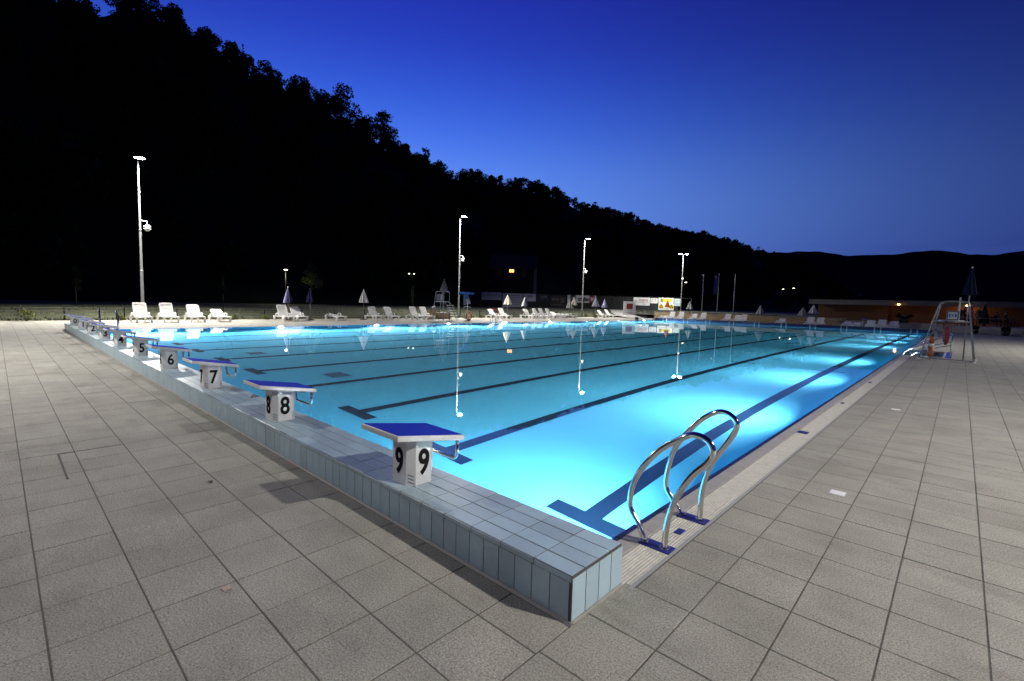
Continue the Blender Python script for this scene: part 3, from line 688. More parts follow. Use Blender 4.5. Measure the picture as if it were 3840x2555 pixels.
# ================================================================== LAMP POSTS
def lamp_post(x, y, z, h, ang, label, heads=1, power=4200, dome=True, tilt=8, spread=165):
    o = thing('lamp_post', label, 'lamp post', (x, y, z), ang, 'tall lamp posts round the pool')
    sg = [(0, .085), (h * .30, .077), (h * .30, .066), (h * .56, .060), (h * .56, .052), (h * .80, .046), (h * .80, .040), (h, .035)]
    MB().lathe([(.13, -.3), (.13, .02), (.095, .03)] + [(r_, max(zz, .03)) for zz, r_ in sg] + [(.0, h + .01)], 14).build('pole', 'galvanised', o, True)
    for u, r_ in ((.30, .082), (.56, .068), (.80, .055)): MB().lathe([(r_ * .9, -.03), (r_, -.03), (r_, .03), (r_ * .8, .035)], 14, (0, 0, h * u)).build('collar', 'grey_plastic', o, True)
    for k in range(heads):
        sx = 1 if k == 0 else -1
        ar = MB(); ar.tube([(0, 0, h - .05), (sx * .12, 0, h + .04), (sx * .32, 0, h + .06)], .03, 8); arm = ar.build('arm', 'galvanised', o, True)
        hd = MB(); hd.lathe([(.0, .09), (.14, .08), (.27, .045), (.31, .0), (.28, -.012), (.255, -.012)], 24, (sx * .52, 0, h + .05)); hd.build('lamp_housing', 'galvanised', arm, True)
        MB().lathe([(.0, -.006), (.25, -.006)], 24, (sx * .52, 0, h + .04)).build('diffuser', 'lamp_glow', arm); lamp_light('lamp_light', arm, 'AREA', power, (1.0, .975, .915), (sx * .52, 0, h + .024), (0, -sx * R(tilt), 0), .42, spread)
    if dome:
        zc = h * .575; dm = MB(); dm.tube([(0, 0, zc + .42), (.12, .26, zc + .43), (.13, .32, zc + .40), (.13, .32, zc + .2)], .022, 8); ca = dm.build('camera_bracket', 'white_paint', o, True)
        MB().lathe([(.0, .20), (.10, .19), (.17, .12), (.19, .03)], 18, (.13, .32, zc)).build('dome_cap', 'white_paint', ca, True)
        MB().lathe([(.19, .03), (.19, -.0)], 18, (.13, .32, zc)).build('dome_band', 'black_plastic', ca, True)
        MB().lathe([(.185, .0), (.16, -.09), (.09, -.16), (.0, -.18)], 18, (.13, .32, zc)).build('dome_cover', 'white_plastic', ca, True)
    return o
lamp_post(-34.6, 3.70, .12, 9.25, 0, 'tall lit lamp post with dome camera behind the first loungers', 1, 5000, True, 18, 135)
lamp_post(-34.6, 28.75, .12, 9.55, 0, 'tall lit lamp post with dome camera beside the far lifeguard chair')
lamp_post(-34.9, 50.3, .14, 9.9, 0, 'tall lit lamp post in front of the banner with black lettering')
lamp_post(-34.4, 79.5, .80, 9.9, R(40), 'tall lit lamp post with two heads beside the flagpoles', 2, 1700, True, 0, 180)
lamp_post(13.2, 4.0, 0, 9.6, math.pi, 'tall lit lamp post on the restaurant side opposite the start wall', 1, 4050, False, 15, 130)
lamp_post(13.2, 29.0, 0, 9.6, math.pi, 'tall lit lamp post on the restaurant side opposite the entry steps', 1, 2400, False, 24, 130)
lamp_post(-13.6, -9.5, 0, 9.6, math.pi / 2, 'tall lit lamp post on the paving behind the starting blocks', 1, 2400, False, 10, 130)

# ================================================================== SUN LOUNGERS
def lounger_parts():
    o = thing('sun_lounger', 'white slatted sun lounger', 'sun lounger')
    m = MB(); zS = .335
    for sy in (-1, 1): m.slab(-.12, .92, sy * .31 - .035, sy * .31 + .035, zS - .055, zS, .01, bottom=True)
    m.slab(.86, .95, -.345, .345, zS - .06, zS - .004, .012, bottom=True)
    for k in range(11): x = -.09 + .088 * k; m.slab(x, x + .070, -.29, .29, zS - .022, zS - .006, .006, bottom=True)
    for sy in (-1, 1): m.slab(-.95, -.12, sy * .31 - .03, sy * .31 + .03, zS - .07, zS - .015, .01, bottom=True)
    m.slab(-.97, -.90, -.33, .33, zS - .07, zS - .02, .01, bottom=True)
    m.build('seat', 'white_plastic', o)
    b = MB()                                        # backrest, hinged at its lower edge, lying along -x
    for sy in (-1, 1): b.slab(-.74, .0, sy * .275 - .035, sy * .275 + .035, -.02, .02, .008, bottom=True)
    b.slab(-.80, -.70, -.28, .28, -.02, .02, .012, bottom=True)
    for k in range(8): x = -.695 + .086 * k; b.slab(x, x + .068, -.25, .25, -.012, .012, .005, bottom=True)
    b.build('backrest', 'white_plastic', o, loc=(-.10, 0, .345))
    for sy in (-1, 1):
        a = MB(); y = sy * .365
        pts = smooth_path([(-.42, y, .28), (-.40, y, .40), (-.30, y, .485), (-.12, y, .495), (.0, y, .44), (.03, y, .30)], 3)
        for p, q in zip(pts, pts[1:]): a.bar(p, q, .075, .035)
        a.build('armrest', 'white_plastic', o)
        for x in (.74, -.80):
            l = MB(); y = sy * .32
            for (dx, tx) in ((-.085, -.045), (.085, .045)): l.add([(x + dx - .03, y - .035, .30), (x + dx + .03, y - .035, .30), (x + dx + .03, y + .035, .30), (x + dx - .03, y + .035, .30), (x + tx - .022, y - .03, 0), (x + tx + .022, y - .03, 0), (x + tx + .022, y + .03, 0), (x + tx - .022, y + .03, 0)], [(0, 1, 2, 3), (7, 6, 5, 4), (0, 4, 5, 1), (1, 5, 6, 2), (2, 6, 7, 3), (3, 7, 4, 0)])
            l.box(x - .12, x + .12, y - .036, y + .036, .255, .305); l.box(x - .07, x + .07, y - .033, y + .033, 0, .05); l.build('leg', 'white_plastic', o)
    s = MB()
    for sy in (-1, 1): s.bar((-.42, sy * .2, .05), (-.1, sy * .2, 0), .02, .02)
    return o
proto = lounger_parts(); index_kids(proto)
first = [True]
ORD = 'first second third fourth fifth sixth seventh eighth ninth tenth eleventh twelfth thirteenth fourteenth fifteenth sixteenth seventeenth eighteenth nineteenth twentieth twenty-first twenty-second'.split()
def lounger(x, y, rz, back, label, group):
    if first[0]: o = proto; first[0] = False; kids = KIDS[o.name]
    else: o = copy_tree(proto); kids = [c for c in COL.objects if c.parent is o]
    o.location = (x, y, 0); o.rotation_euler = (0, 0, rz); tag(o, label, 'sun lounger', group)
    bk = [c for c in kids if c.name.startswith('backrest')][0]; bk.rotation_euler = (0, R(back), 0)
    if back > 12:
        pr = MB(); t_ = R(back); ax, az = -.10 - .45 * math.cos(t_), .345 + .45 * math.sin(t_)
        for sy in (-1, 1): pr.bar((ax, sy * .22, az), (max(ax - .12, -.93), sy * .22, .29), .022, .022)
        pr.build('back_prop', 'white_plastic', o)
lefts = [(2.94, 62, 0), (4.13, 62, 0), (5.42, 52, 0), (6.70, 26, 0), (10.45, 60, 0), (11.34, 46, 0), (14.06, 4, 0), (17.2, 55, 0), (18.6, 52, 0), (21.0, 60, 0), (22.05, 58, 0), (30.4, 42, .05), (31.7, 58, 0), (35.6, 52, 0), (37.0, 60, 0), (38.1, 60, 0), (39.3, 60, 0), (40.5, 24, 0), (41.5, 6, 0), (43.0, 4, 0), (50.4, 44, -.02), (52.2, 52, -.02)]
for i, (y, bk, rz) in enumerate(lefts):
    st_ = 'back raised' if bk > 48 else ('back half raised' if bk > 20 else 'lying flat')
    lounger(-30.58 - .03 * max(y - 8, 0), y, rz + random.uniform(-.04, .04), bk, 'white sun lounger, %s, %s from the starting blocks along the lawn' % (st_, ORD[i]), 'loungers beside the lawn')
fars = [(-24.9, 8), (-24.0, 56), (-22.85, 60), (-21.3, 40), (-20.2, 58), (-17.5, 52), (-16.45, 44), (-15.8, 52), (-12.05, 24), (-9.45, 50), (-8.6, 48), (-6.35, 20), (-5.65, 18), (-4.5, 40), (-3.68, 48), (-2.83, 38)]
for i, (x, bk) in enumerate(fars):
    lounger(x, 53.3, -math.pi / 2 + random.uniform(-.05, .05), bk, 'white sun lounger behind the navy end wall, %s along from the lawn corner' % ORD[i], 'loungers behind the end wall')

# ================================================================== CLOSED PARASOLS
def parasol(x, y, z, tip, low, rad, mats, label, base=True, lean=0.):
    o = thing('parasol', label, 'parasol', (x, y, z), random.uniform(0, 6), 'closed parasols'); o.rotation_euler = (lean, 0, o.rotation_euler[2])
    MB().tube([(0, 0, .04), (0, 0, tip - .02)], .02, 8).build('pole', 'steel_tube', o, True)
    m = MB(); L_ = tip - low; n_ = 32
    prof = [(rad * .55, low + .05), (rad, low), (rad * .93, low + .12 * L_), (rad * .74, low + .35 * L_), (rad * .45, low + .65 * L_), (rad * .2, low + .88 * L_), (.02, tip)]
    m.lathe(prof, n_, lobes=8, amp=.16); c_ = 0
    if len(mats) > 1: m.m = [0 if ((i % n_) // 2) % 2 else 1 for i in range(len(m.f))]
    m.build('canopy', mats if len(mats) > 1 else mats[0], o)
    MB().lathe([(.03, tip - .02), (.025, tip + .03), (0, tip + .05)], 8).build('finial', 'white_plastic', o, True)
    if base: MB().lathe([(.27, 0), (.27, .05), (.06, .07), (.05, .22), (.03, .23)], 16).build('base', 'dark_post', o, True)
    return o
parasol(-31.5, 11.05, 0, 2.2, 1.16, .27, ['cloth_navy', 'cloth_lilac'], 'closed navy parasol with a pale panel behind the fifth and sixth loungers')
parasol(-31.5, 12.55, 0, 2.16, 1.22, .25, ['cloth_navy'], 'closed dark navy parasol standing beside the sixth lounger')
parasol(-31.5, 16.65, 0, 2.24, 1.28, .32, ['cloth_white'], 'closed white parasol standing before the eighth lounger')
parasol(-31.5, 27.1, 0, 2.27, 1.34, .28, ['cloth_lilac', 'cloth_white'], 'closed lilac striped parasol behind the blue rescue sign')
parasol(-31.5, 32.45, 0, 2.35, 1.38, .37, ['cloth_cream'], 'closed cream parasol behind the two loungers by the red bench')
parasol(-31.5, 35.1, 0, 2.2, 1.25, .36, ['cloth_navy', 'cloth_white'], 'closed navy and white striped parasol beside a row of four raised loungers')
parasol(-31.5, 42.85, 0, 2.14, 1.12, .36, ['cloth_grey'], 'closed grey parasol, shorter of two in front of the lettered banner')
parasol(-31.5, 43.7, 0, 2.42, 1.46, .36, ['cloth_cream'], 'closed cream parasol, taller of two in front of the lettered banner')
parasol(-31.5, 48.3, 0, 2.42, 1.38, .42, ['cloth_lilac', 'cloth_white'], 'closed lilac parasol on a black base beside the banner with the red shield')
parasol(-31.5, 50.3, 0, 2.32, 1.27, .34, ['cloth_lilac'], 'closed lilac parasol in front of the black windscreen')
parasol(-26.75, 58, .85, 1.57, .66, .30, ['cloth_orange'], 'closed orange parasol in front of the yellow banner')
parasol(-23.75, 58, .85, 1.5, .52, .40, ['cloth_white', 'cloth_grey'], 'closed white striped parasol on the lawn beside the flagpoles')
parasol(-15.4, 58, .85, 1.2, .16, .42, ['cloth_grey'], 'closed grey parasol alone on the lawn past the flagpoles', False)
parasol(-11.1, 58, .3, 1.6, .72, .42, ['cloth_grey'], 'closed grey parasol, lower of two at the end of the brick building')
parasol(-10.1, 58, .3, 1.92, 1.0, .40, ['cloth_white'], 'closed pale parasol, higher of two at the end of the brick building')

# ================================================================== LIFEGUARD CHAIRS, RESCUE GEAR
def arch(o, y, xl, xr, xlt, xrt, ht, r=.028, name='frame'):
    pts = [(xl, y, 0), (xlt - .06, y, ht - .22), (xlt, y, ht - .08), (xlt + .1, y, ht), (xrt - .1, y, ht), (xrt, y, ht - .08), (xrt + .02, y, ht - .22), (xr, y, 0)]
    return MB().tube(smooth_path(pts, 4), r, 10).build(name, 'steel_tube', o, True)
ch1 = thing('lifeguard_chair', 'tall steel lifeguard chair with a blue emblem sign beside the entry steps', 'lifeguard chair', (0, 0, 0))
arch(ch1, 19.95, .63, 2.06, 1.10, 1.80, 2.06, .021); arch(ch1, 21.0, .78, 2.10, 1.12, 1.82, 2.06, .021)
for y in (19.95, 21.0): MB().tube([(.93, y, 1.36), (1.88, y, 1.36)], .022, 8).build('cross_bar', 'steel_tube', ch1, True)
for (a, b) in [((1.83, 19.95, 1.36), (1.85, 21.0, 1.36)), ((.95, 19.95, 1.36), (.98, 21.0, 1.36)), ((.66, 19.95, .06), (2.04, 19.95, .06)), ((2.05, 19.95, .06), (2.08, 21.0, .06)), ((1.12, 19.95, 2.0), (1.12, 21.0, 2.0)), ((1.80, 19.95, 2.0), (1.82, 21.0, 2.0))]: MB().tube([a, b], .018, 8).build('brace', 'steel_tube', ch1, True)
MB().slab(1.05, 1.75, 20.05, 20.95, 1.37, 1.41, .01, bottom=True).build('seat', 'white_plastic', ch1); 
bk = MB(); bk.slab(1.55, 1.60, 20.1, 20.9, 1.42, 2.2, .01, bottom=True); bk.build('backrest', 'white_plastic', ch1)
for k in range(4): MB().box(.70 + .09 * k, .86 + .09 * k, 20.15, 20.8, .28 + .27 * k, .31 + .27 * k).build('step', 'steel_tube', ch1)
for (x, y) in [(.63, 19.95), (2.06, 19.95), (.78, 21.0), (2.10, 21.0)]: MB().lathe([(.06, .0), (.06, .02), (.04, .05)], 12, (x, y, 0)).build('foot', 'white_plastic', ch1, True)
sg = thing('emblem_sign', 'square grey sign with a blue cross emblem hanging on the lifeguard chair', 'sign', (1.425, 19.90, 1.575))
MB().slab(-.165, .165, -.165, .165, -.012, 0, .004, bottom=True).build('panel', 'print_grey', sg, rot=(math.pi / 2, 0, 0))
bd = MB()
for (a, b, c, d) in [(-.14, .14, .125, .14), (-.14, .14, -.14, -.125), (-.14, -.125, -.125, .125), (.125, .14, -.125, .125)]: bd.box(a, b, -.0165, -.0125, c, d)
bd.build('border', 'banner_dark', sg)
MB().box(-.12, .12, -.0150, -.0125, -.12, .12).build('field', 'banner_pale', sg)
em = MB(); em.box(-.012, .012, -.020, -.0155, -.03, .03, 0); em.box(-.03, .03, -.020, -.0155, -.012, .012, 0)
for sx in (-1, 1): em.prism([(sx * .045, -.05), (sx * .085, -.06), (sx * .105, 0), (sx * .085, .06), (sx * .045, .05), (sx * .065, 0)], -.020, -.0155, 'y')
em.build('emblem', 'sign_blue', sg)
pu = parasol(1.79, 20.1, .0, 3.2, 2.28, .17, ['cloth_navy', 'cloth_navy', ], 'tall closed navy parasol fixed to the lifeguard chair beside the entry steps', False); pu.location.z = 0
rt = thing('rescue_tube', 'dark red torpedo rescue float hanging from the lifeguard chair', 'rescue float', (1.31, 19.84, .55))
MB().lathe([(.0, 0), (.035, .03), (.085, .16), (.095, .34), (.085, .5), (.05, .62), (0, .66)], 14).build('float', 'tube_red', rt, True)
MB().tube([(0, 0, .62), (-.06, .02, .5), (-.11, .02, .62), (-.06, .04, .78), (0, .06, .82)], .018, 6).build('strap', 'black_plastic', rt, True)
rc = thing('rescue_can', 'orange and white rescue buoy standing by the lifeguard chair leg', 'rescue buoy', (.95, 19.86, .12))
m = MB(); m.lathe([(0, 0), (.05, .01), (.07, .06), (.07, .36)], 14, mi=0); m.lathe([(.07, .36), (.07, .46)], 14, mi=1); m.lathe([(.07, .46), (.07, .66), (.05, .72)], 14, mi=0); m.lathe([(.05, .72), (.05, .80), (0, .83)], 14, mi=2); m.build('float', ['can_orange', 'white_paint', 'black_plastic'], rc, True)
MB().tube([(0, 0, .8), (.05, .03, .86), (0, .09, .84)], .012, 6).build('hook', 'chrome', rc, True)
MB().tube([(0, 0, 0), (0, 0, -.12)], .012, 6).build('peg', 'steel_tube', rc, True)

er = thing('entry_handrail', 'pair of sloping steel handrails leading down the entry steps', 'handrail', (0, 0, 0))
for y in (21.9, 25.0): MB().tube(smooth_path([(1.44, y, 0), (1.45, y, .72), (1.40, y, .82), (1.28, y, .80), (.5, y, .36), (.12, y, .10), (.06, y, -.2)], 4), .024, 8).build('rail', 'chrome', er, True); MB().tube(smooth_path([(1.44, y, .46), (.9, y, .28), (.35, y, .02), (.2, y, -.3)], 4), .018, 8).build('rail', 'chrome', er, True)

ch2 = thing('lifeguard_chair', 'steel lifeguard chair with white stair treads among the loungers by the lawn', 'lifeguard chair', (-28.3, 21.9, 0), math.pi / 2)
arch(ch2, .35, -.98, .12, -.60, .06, 2.3, .024); arch(ch2, -.45, -.98, .12, -.60, .06, 2.3, .024)
for y in (.35, -.45): MB().tube([(-.70, y, 1.5), (.08, y, 1.5)], .02, 8).build('cross_bar', 'steel_tube', ch2, True)
MB().slab(-.66, .06, -.42, .32, 1.5, 1.54, .01, bottom=True).build('seat', 'white_plastic', ch2); MB().slab(-.6, .0, .30, .34, 1.56, 2.1, .01, bottom=True).build('backrest', 'grey_plastic', ch2)
for y in (-.40, .25): MB().tube([(.95, y, 0), (.72, y, .4), (.42, y, 1.25), (.10, y, 1.5)], .02, 8).build('stringer', 'steel_tube', ch2, True)
for k in range(6): MB().slab(.80 - .082 * k, 1.02 - .082 * k, -.40, .25, .22 + .2 * k, .25 + .2 * k, .005, bottom=True).build('tread', 'white_plastic', ch2)
parasol(-28.25, 21.75, 0, 3.25, 2.34, .31, ['cloth_grey'], 'closed grey parasol raised above the far lifeguard chair', False)

rp = thing('rescue_post', 'white post with a wide blue signboard and small blue square sign', 'signpost', (-28.0, 24.02, 0))
MB().tube([(0, 0, 0), (0, 0, 2.35)], .03, 10).build('pole', 'white_paint', rp, True)
MB().box(.03, .055, -1.0, .69, 2.15, 2.33).build('signboard', 'sign_blue', rp)
tx = MB()
for a, b in ((-.82, -.55), (-.5, -.2), (-.05, .2), (.25, .55)): tx.box(.056, .058, a, b, 2.215, 2.265)
tx.build('sign_lettering', 'sign_lightblue', rp)
MB().box(.03, .05, -.32, .06, 1.75, 2.11).build('square_sign', 'sign_blue', rp)
MB().tube(smooth_path([(0, -.42, 1.0), (.05, -.40, 1.12), (.05, -.2, 1.17), (.02, 0, 1.16), (.05, .2, 1.14), (.04, .33, 1.08)], 3), .03, 8).build('bracket', 'white_plastic', rp, True)
MB().lathe([(.2, 0), (.2, .04), (.04, .06)], 14).build('base', 'dark_post', rp, True)
tw_ = thing('beach_towel', 'pale green striped towel hanging below the blue signboard', 'towel', (-28.02, 23.72, 1.28)); 
m = MB()
for k in range(6): m.add([(.03 * math.sin(k), -.16 + .054 * k, 0), (.03 * math.sin(k + 1), -.16 + .054 * (k + 1), 0), (.02 * math.sin(k + 1), -.14 + .048 * (k + 1), .85), (.02 * math.sin(k), -.14 + .048 * k, .85)], [(0, 1, 2, 3)], k % 2)
m.build('cloth', ['cloth_teal', 'cloth_grey'], tw_)
rg = thing('life_ring', 'orange life ring with white bands on the rescue post', 'life ring', (-27.93, 24.12, .40), 0)
m = MB(); n_ = 32; pts = [(0, .29 * math.cos(2 * math.pi * k / n_), .29 * math.sin(2 * math.pi * k / n_)) for k in range(n_)]
m.tube(pts, .075, 10, closed=True); m.m = [1 if ((i // 10) % 8) in (3, 4) else 0 for i in range(len(m.f))]; m.build('ring', ['ring_orange', 'white_paint'], rg, True)
MB().tube([(0, .37 * math.cos(2 * math.pi * k / 24), .37 * math.sin(2 * math.pi * k / 24)) for k in range(24)], .008, 5, closed=True).build('grab_rope', 'white_plastic', rg, True)

bx_ = thing('stone_box', 'low sandstone clad box with a pale lid beside the loungers', 'storage box', (-31.6, 24.2, 0))
for r_ in range(4):
    k = 0; y = -.74
    while y < .735:
        w = min(random.uniform(.22, .38), .74 - y); MB().slab(y + .004, y + w - .004, .02 + .125 * r_, .14 + .125 * r_, 0, .03, .006).build('stone', 'sandstone', bx_, loc=(.36, 0, 0), rot=(0, 0, 0)).matrix_local = Matrix(((0, 0, 1, .36), (1, 0, 0, 0), (0, 1, 0, 0), (0, 0, 0, 1))); y += w
MB().box(-.4, .36, -.74, .74, 0, .52).build('box_core', 'sandstone', bx_); MB().slab(-.44, .44, -.78, .78, .52, .57, .008, bottom=True).build('lid', 'path_concrete', bx_)
kp = thing('shower_pillar', 'short stone pillar with a white tap fitting next to the stone box', 'pillar', (-31.5, 23.2, 0))
MB().slab(-.2, .2, -.22, .22, 0, .80, .01).build('pillar_body', 'sandstone', kp); MB().slab(-.16, .16, -.2, .2, .80, .98, .02).build('fitting_body', 'grey_plastic', kp); MB().tube([(.0, -.05, .98), (.02, 0, 1.08), (.08, .18, 1.08)], .04, 8).build('spout', 'white_plastic', kp, True)
bn = thing('wooden_bench', 'reddish wooden slatted bench behind the loungers', 'bench', (-33.2, 32.5, .05), 0)
for k in range(3): MB().slab(-.2 + .14 * k, -.08 + .14 * k, -.95, .95, .42, .45, .006, bottom=True).build('seat_slat', 'wood_red', bn)
for k in range(2): MB().box(-.26, -.23, -.95, .95, .62 + .14 * k, .73 + .14 * k).build('back_slat', 'wood_red', bn)
for y in (-.75, .75): m = MB(); m.bar((-.2, y, 0), (-.26, y, .9), .05, .05); m.bar((.2, y, 0), (.2, y, .42), .05, .05); m.bar((-.22, y, .40), (.22, y, .40), .05, .05); m.build('bench_leg', 'dark_post', bn)
bi = thing('litter_bin', 'round grey litter bin with a steel cap between the loungers behind the end wall', 'bin', (-5.15, 55.0, 0))
MB().lathe([(.22, 0), (.24, .05), (.24, .72)], 16).build('bin_body', 'grey_plastic', bi, True); MB().lathe([(.25, .86), (.24, .93), (.1, .97), (0, .975)], 16).build('bin_cap', 'chrome', bi, True)
for k in range(3): a = 2.1 * k; MB().tube([(.22 * math.cos(a), .22 * math.sin(a), .70), (.22 * math.cos(a), .22 * math.sin(a), .88)], .012, 6).build('cap_post', 'chrome', bi, True)

# shrubs along the gravel strip
for i, (y, r_, lab) in enumerate([(-1.35, .38, 'largest round shrub at the edge of the lawn past the starting blocks'), (2.34, .27, 'round yellowish shrub behind the handrails near block 3'), (6.4, .22, 'small shrub half hidden behind the third lounger'), (8.1, .25, 'small round shrub beside the fourth lounger'), (10.0, .23, 'small dark shrub just before the fifth lounger'), (20.0, .24, 'small shrub tucked behind the tenth lounger'), (29.9, .26, 'small green shrub beside the handrails by the red bench'), (47.8, .28, 'small yellow flowering shrub before the lilac parasol'), (49.9, .24, 'small dull shrub behind the lilac parasol base')]):
    o = thing('small_shrub', lab, 'shrub', (-32.6, y, 0), 0, 'shrubs along the lawn edge')
    bl = [(random.gauss(0, r_ * .3), random.gauss(0, r_ * .3), r_ * random.uniform(.4, 1.2), r_ * .55, r_ * .55, r_ * .5) for k in range(7)]
    put('foliage', quads_mesh('foliage', leaf_cloud(bl, 420, .045), 'shrub_leaf'), o)
    m = MB()
    for b in bl[:5]: m.tube([(0, 0, -.02), (b[0] * .6, b[1] * .6, b[2] * .6), b[:3]], [.012, .008, .004], 5)
    m.build('stems', 'bark', o)
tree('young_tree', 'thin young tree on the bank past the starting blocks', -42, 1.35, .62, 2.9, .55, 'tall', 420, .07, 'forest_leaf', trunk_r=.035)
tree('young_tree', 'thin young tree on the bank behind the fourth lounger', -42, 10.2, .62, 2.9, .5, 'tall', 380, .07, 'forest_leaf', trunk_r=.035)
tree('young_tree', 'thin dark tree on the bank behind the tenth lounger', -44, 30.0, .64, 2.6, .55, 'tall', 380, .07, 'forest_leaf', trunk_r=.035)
tree('street_tree', 'leafy tree lit bright green on one side by a street lamp', -55, 23.3, .6, 5.0, 1.5, 'broad', 1600, .10, 'leaf_green', trunk_r=.09)

# ================================================================== FENCES, BANNERS, FLAGS
fn = thing('post_fence', 'low dark post and wire fence along the foot of the lawn bank', 'fence', (-33.3, 0, 0))
ys_ = [-12.5 + 2.52 * k for k in range(26)]
for y in ys_: MB().box(-.03, .03, y - .03, y + .03, -.05, .72).build('fence_post', 'dark_post', fn)
for z in (.18, .36, .52, .68): MB().tube([(0, ys_[0], z), (0, ys_[-1], z)], .006, 5).build('wire', 'wire_grey', fn)

FA = R(48.597); FD = Vector((math.cos(FA), math.sin(FA), 0)); FP = Vector((-60.5, 55.5, 0))
sf = thing('screen_fence', 'tall dark fence on the lawn with windscreen panels carrying the banners', 'fence', FP, FA)
for k in range(19): MB().tube([(-6 + 2.5 * k, .08, -.6), (-6 + 2.5 * k, .08, 3.3)], .04, 6).build('fence_post', 'dark_post', sf)
for k in range(17): MB().slab(-5.95 + 2.5 * k, -3.55 + 2.5 * k, .55, 3.12, -.01, .0, .004, bottom=True).build('windscreen_panel', 'windscreen', sf, loc=(0, .02, 0), rot=(math.pi / 2, 0, 0))
for z in (3.2, .5): MB().tube([(-6, .09, z), (39, .09, z)], .03, 6).build('fence_rail', 'dark_post', sf)
def banner(name, label, s0, s1, z0, z1, m, yoff=-.03):
    c = FP + FD * ((s0 + s1) / 2); o = thing(name, label, 'banner', (c.x, c.y, (z0 + z1) / 2), FA, 'banners on the dark fence')
    w, h = (s1 - s0) / 2, (z1 - z0) / 2
    mb = MB(); nx_ = 12
    vs = []; 
    for k in range(nx_ + 1): x = -w + 2 * w * k / nx_; yy = yoff + .012 * math.sin(k * 1.7 + s0); vs += [(x, yy, -h), (x, yy, h), (x, yy + .006, -h), (x, yy + .006, h)]
    fs = []
    for k in range(nx_): a = 4 * k; b = a + 4; fs += [(a, b, b + 1, a + 1), (b + 2, a + 2, a + 3, b + 3), (a + 1, b + 1, b + 3, a + 3), (a + 2, b + 2, b, a)]
    fs += [(0, 1, 3, 2), (4 * nx_, 4 * nx_ + 2, 4 * nx_ + 3, 4 * nx_ + 1)]
    mb.add(vs, fs); mb.build('banner_sheet', m, o); return o
YF = -.062
def word(o, s, h, m, x, z, wx=.8, wt=.03): return put('lettering', text_mesh(s, h, m, wx, wt, .004), o, (x, YF + .008, z))
def plate(o, x0, x1, z0, z1, m, name='printed_field', y=YF + .012): return MB().box(x0, x1, y, y + .006, z0, z1).build(name, m, o)
def lines_(o, x0, x1, zs, m, h=.05):
    mb = MB()
    for i, z in enumerate(zs):
        x = x0
        while x < x1 - .05: w = min(random.uniform(.12, .4), x1 - x); mb.box(x, x + w, YF + .012, YF + .018, z, z + h); x += w + .07
    mb.build('small_print', m, o)
def shield(o, x, z, s, m, m2):
    mb = MB(); po = [(x - s, z + s), (x + s, z + s), (x + s, z - .2 * s), (x + .6 * s, z - .8 * s), (x, z - s), (x - .6 * s, z - .8 * s), (x - s, z - .2 * s)]
    mb.prism(po, YF + .004, YF + .010, 'y'); e = mb.build('shield', m, o)
    m3 = MB()
    for k in range(3): zz = z + s * (.45 - .45 * k); q = .62 - .12 * k; m3.prism([(x - s * q, zz), (x, zz + s * .18), (x + s * q, zz), (x + s * q, zz - s * .17), (x, zz + s * .01), (x - s * q, zz - s * .17)], YF - .001, YF + .004, 'y')
    m3.build('shield_waves', m2, e)
b = banner('banner', 'grey banner at the dim end of the fence beside the blue signpost', .56, 4.05, 1.95, 3.28, 'banner_grey'); lines_(b, -1.0, 1.0, (-.25, .05, .2), 'print_dim', .09); shield(b, -1.35, 0, .2, 'print_dim', 'banner_grey'); shield(b, 1.35, 0, .2, 'print_dim', 'banner_grey')
b = banner('banner', 'tall grey banner with five rows of faint lettering behind the cream parasol', 4.25, 7.8, .6, 3.2, 'banner_grey'); lines_(b, -1.3, 1.3, (.85, .45, .05, -.35, -.75), 'print_dim', .12)
b = banner('banner', 'grey banner with dark curly lettering behind the striped parasol', 7.93, 10.17, 1.9, 3.2, 'banner_grey'); word(b, 'con', .42, 'print_dim', 0, .22, .9)
b = banner('banner', 'dark navy banner with pale curly lettering', 10.5, 12.6, 2.0, 3.18, 'banner_dark'); word(b, 'con', .40, 'print_grey', 0, .1, .9, .0)
b = banner('banner', 'dark brown banner with dim lettering beside the lettered banner', 12.8, 15.5, 1.1, 3.0, 'banner_brown'); lines_(b, -1.1, .2, (.35, .15), 'print_dim', .1); lines_(b, .5, 1.1, (.4, .1, -.2), 'print_dim', .12); lines_(b, -1.1, 1.1, (-.7,), 'print_dim', .06)
b = banner('banner', 'white banner with black lettering and a red shield square', 15.85, 21.05, 1.88, 3.2, 'banner_white'); plate(b, -2.05, -1.1, -.66, .66, 'banner_dark'); shield(b, -1.55, .0, .3, 'print_grey', 'banner_dark'); word(b, 'triglav', .95, 'print_black', .38, -.1, .84, .035); plate(b, 1.42, 2.36, -.66, .66, 'banner_red'); shield(b, 1.89, 0, .30, 'banner_white', 'banner_red')
b = banner('banner', 'white banner with red capital letters reading HOSTEL', 28.02, 31.08, 1.70, 3.12, 'banner_white'); word(b, 'HOSTEL', .40, 'print_red', .42, .25, .85, .0); lines_(b, -.6, 1.2, (-.25, -.12), 'cloth_grey', .04); lines_(b, .2, .9, (-.5,), 'print_grey', .05); mb = MB(); mb.tube([(-1.15, YF + .01, .3), (-.98, YF + .01, .12), (-.9, YF + .01, -.05), (-1.1, YF + .01, -.18)], .03, 5); mb.build('swirl_logo', 'print_grey', b)
b = banner('banner', 'small white banner with grey initials beside the red lettered one', 31.2, 32.56, 2.14, 3.06, 'banner_white'); word(b, 'Z', .42, 'print_grey', -.35, .1, .85, .0); word(b, 'R', .42, 'print_grey', .3, .1, .85, .0); plate(b, -.05, .04, .22, .31, 'print_red')
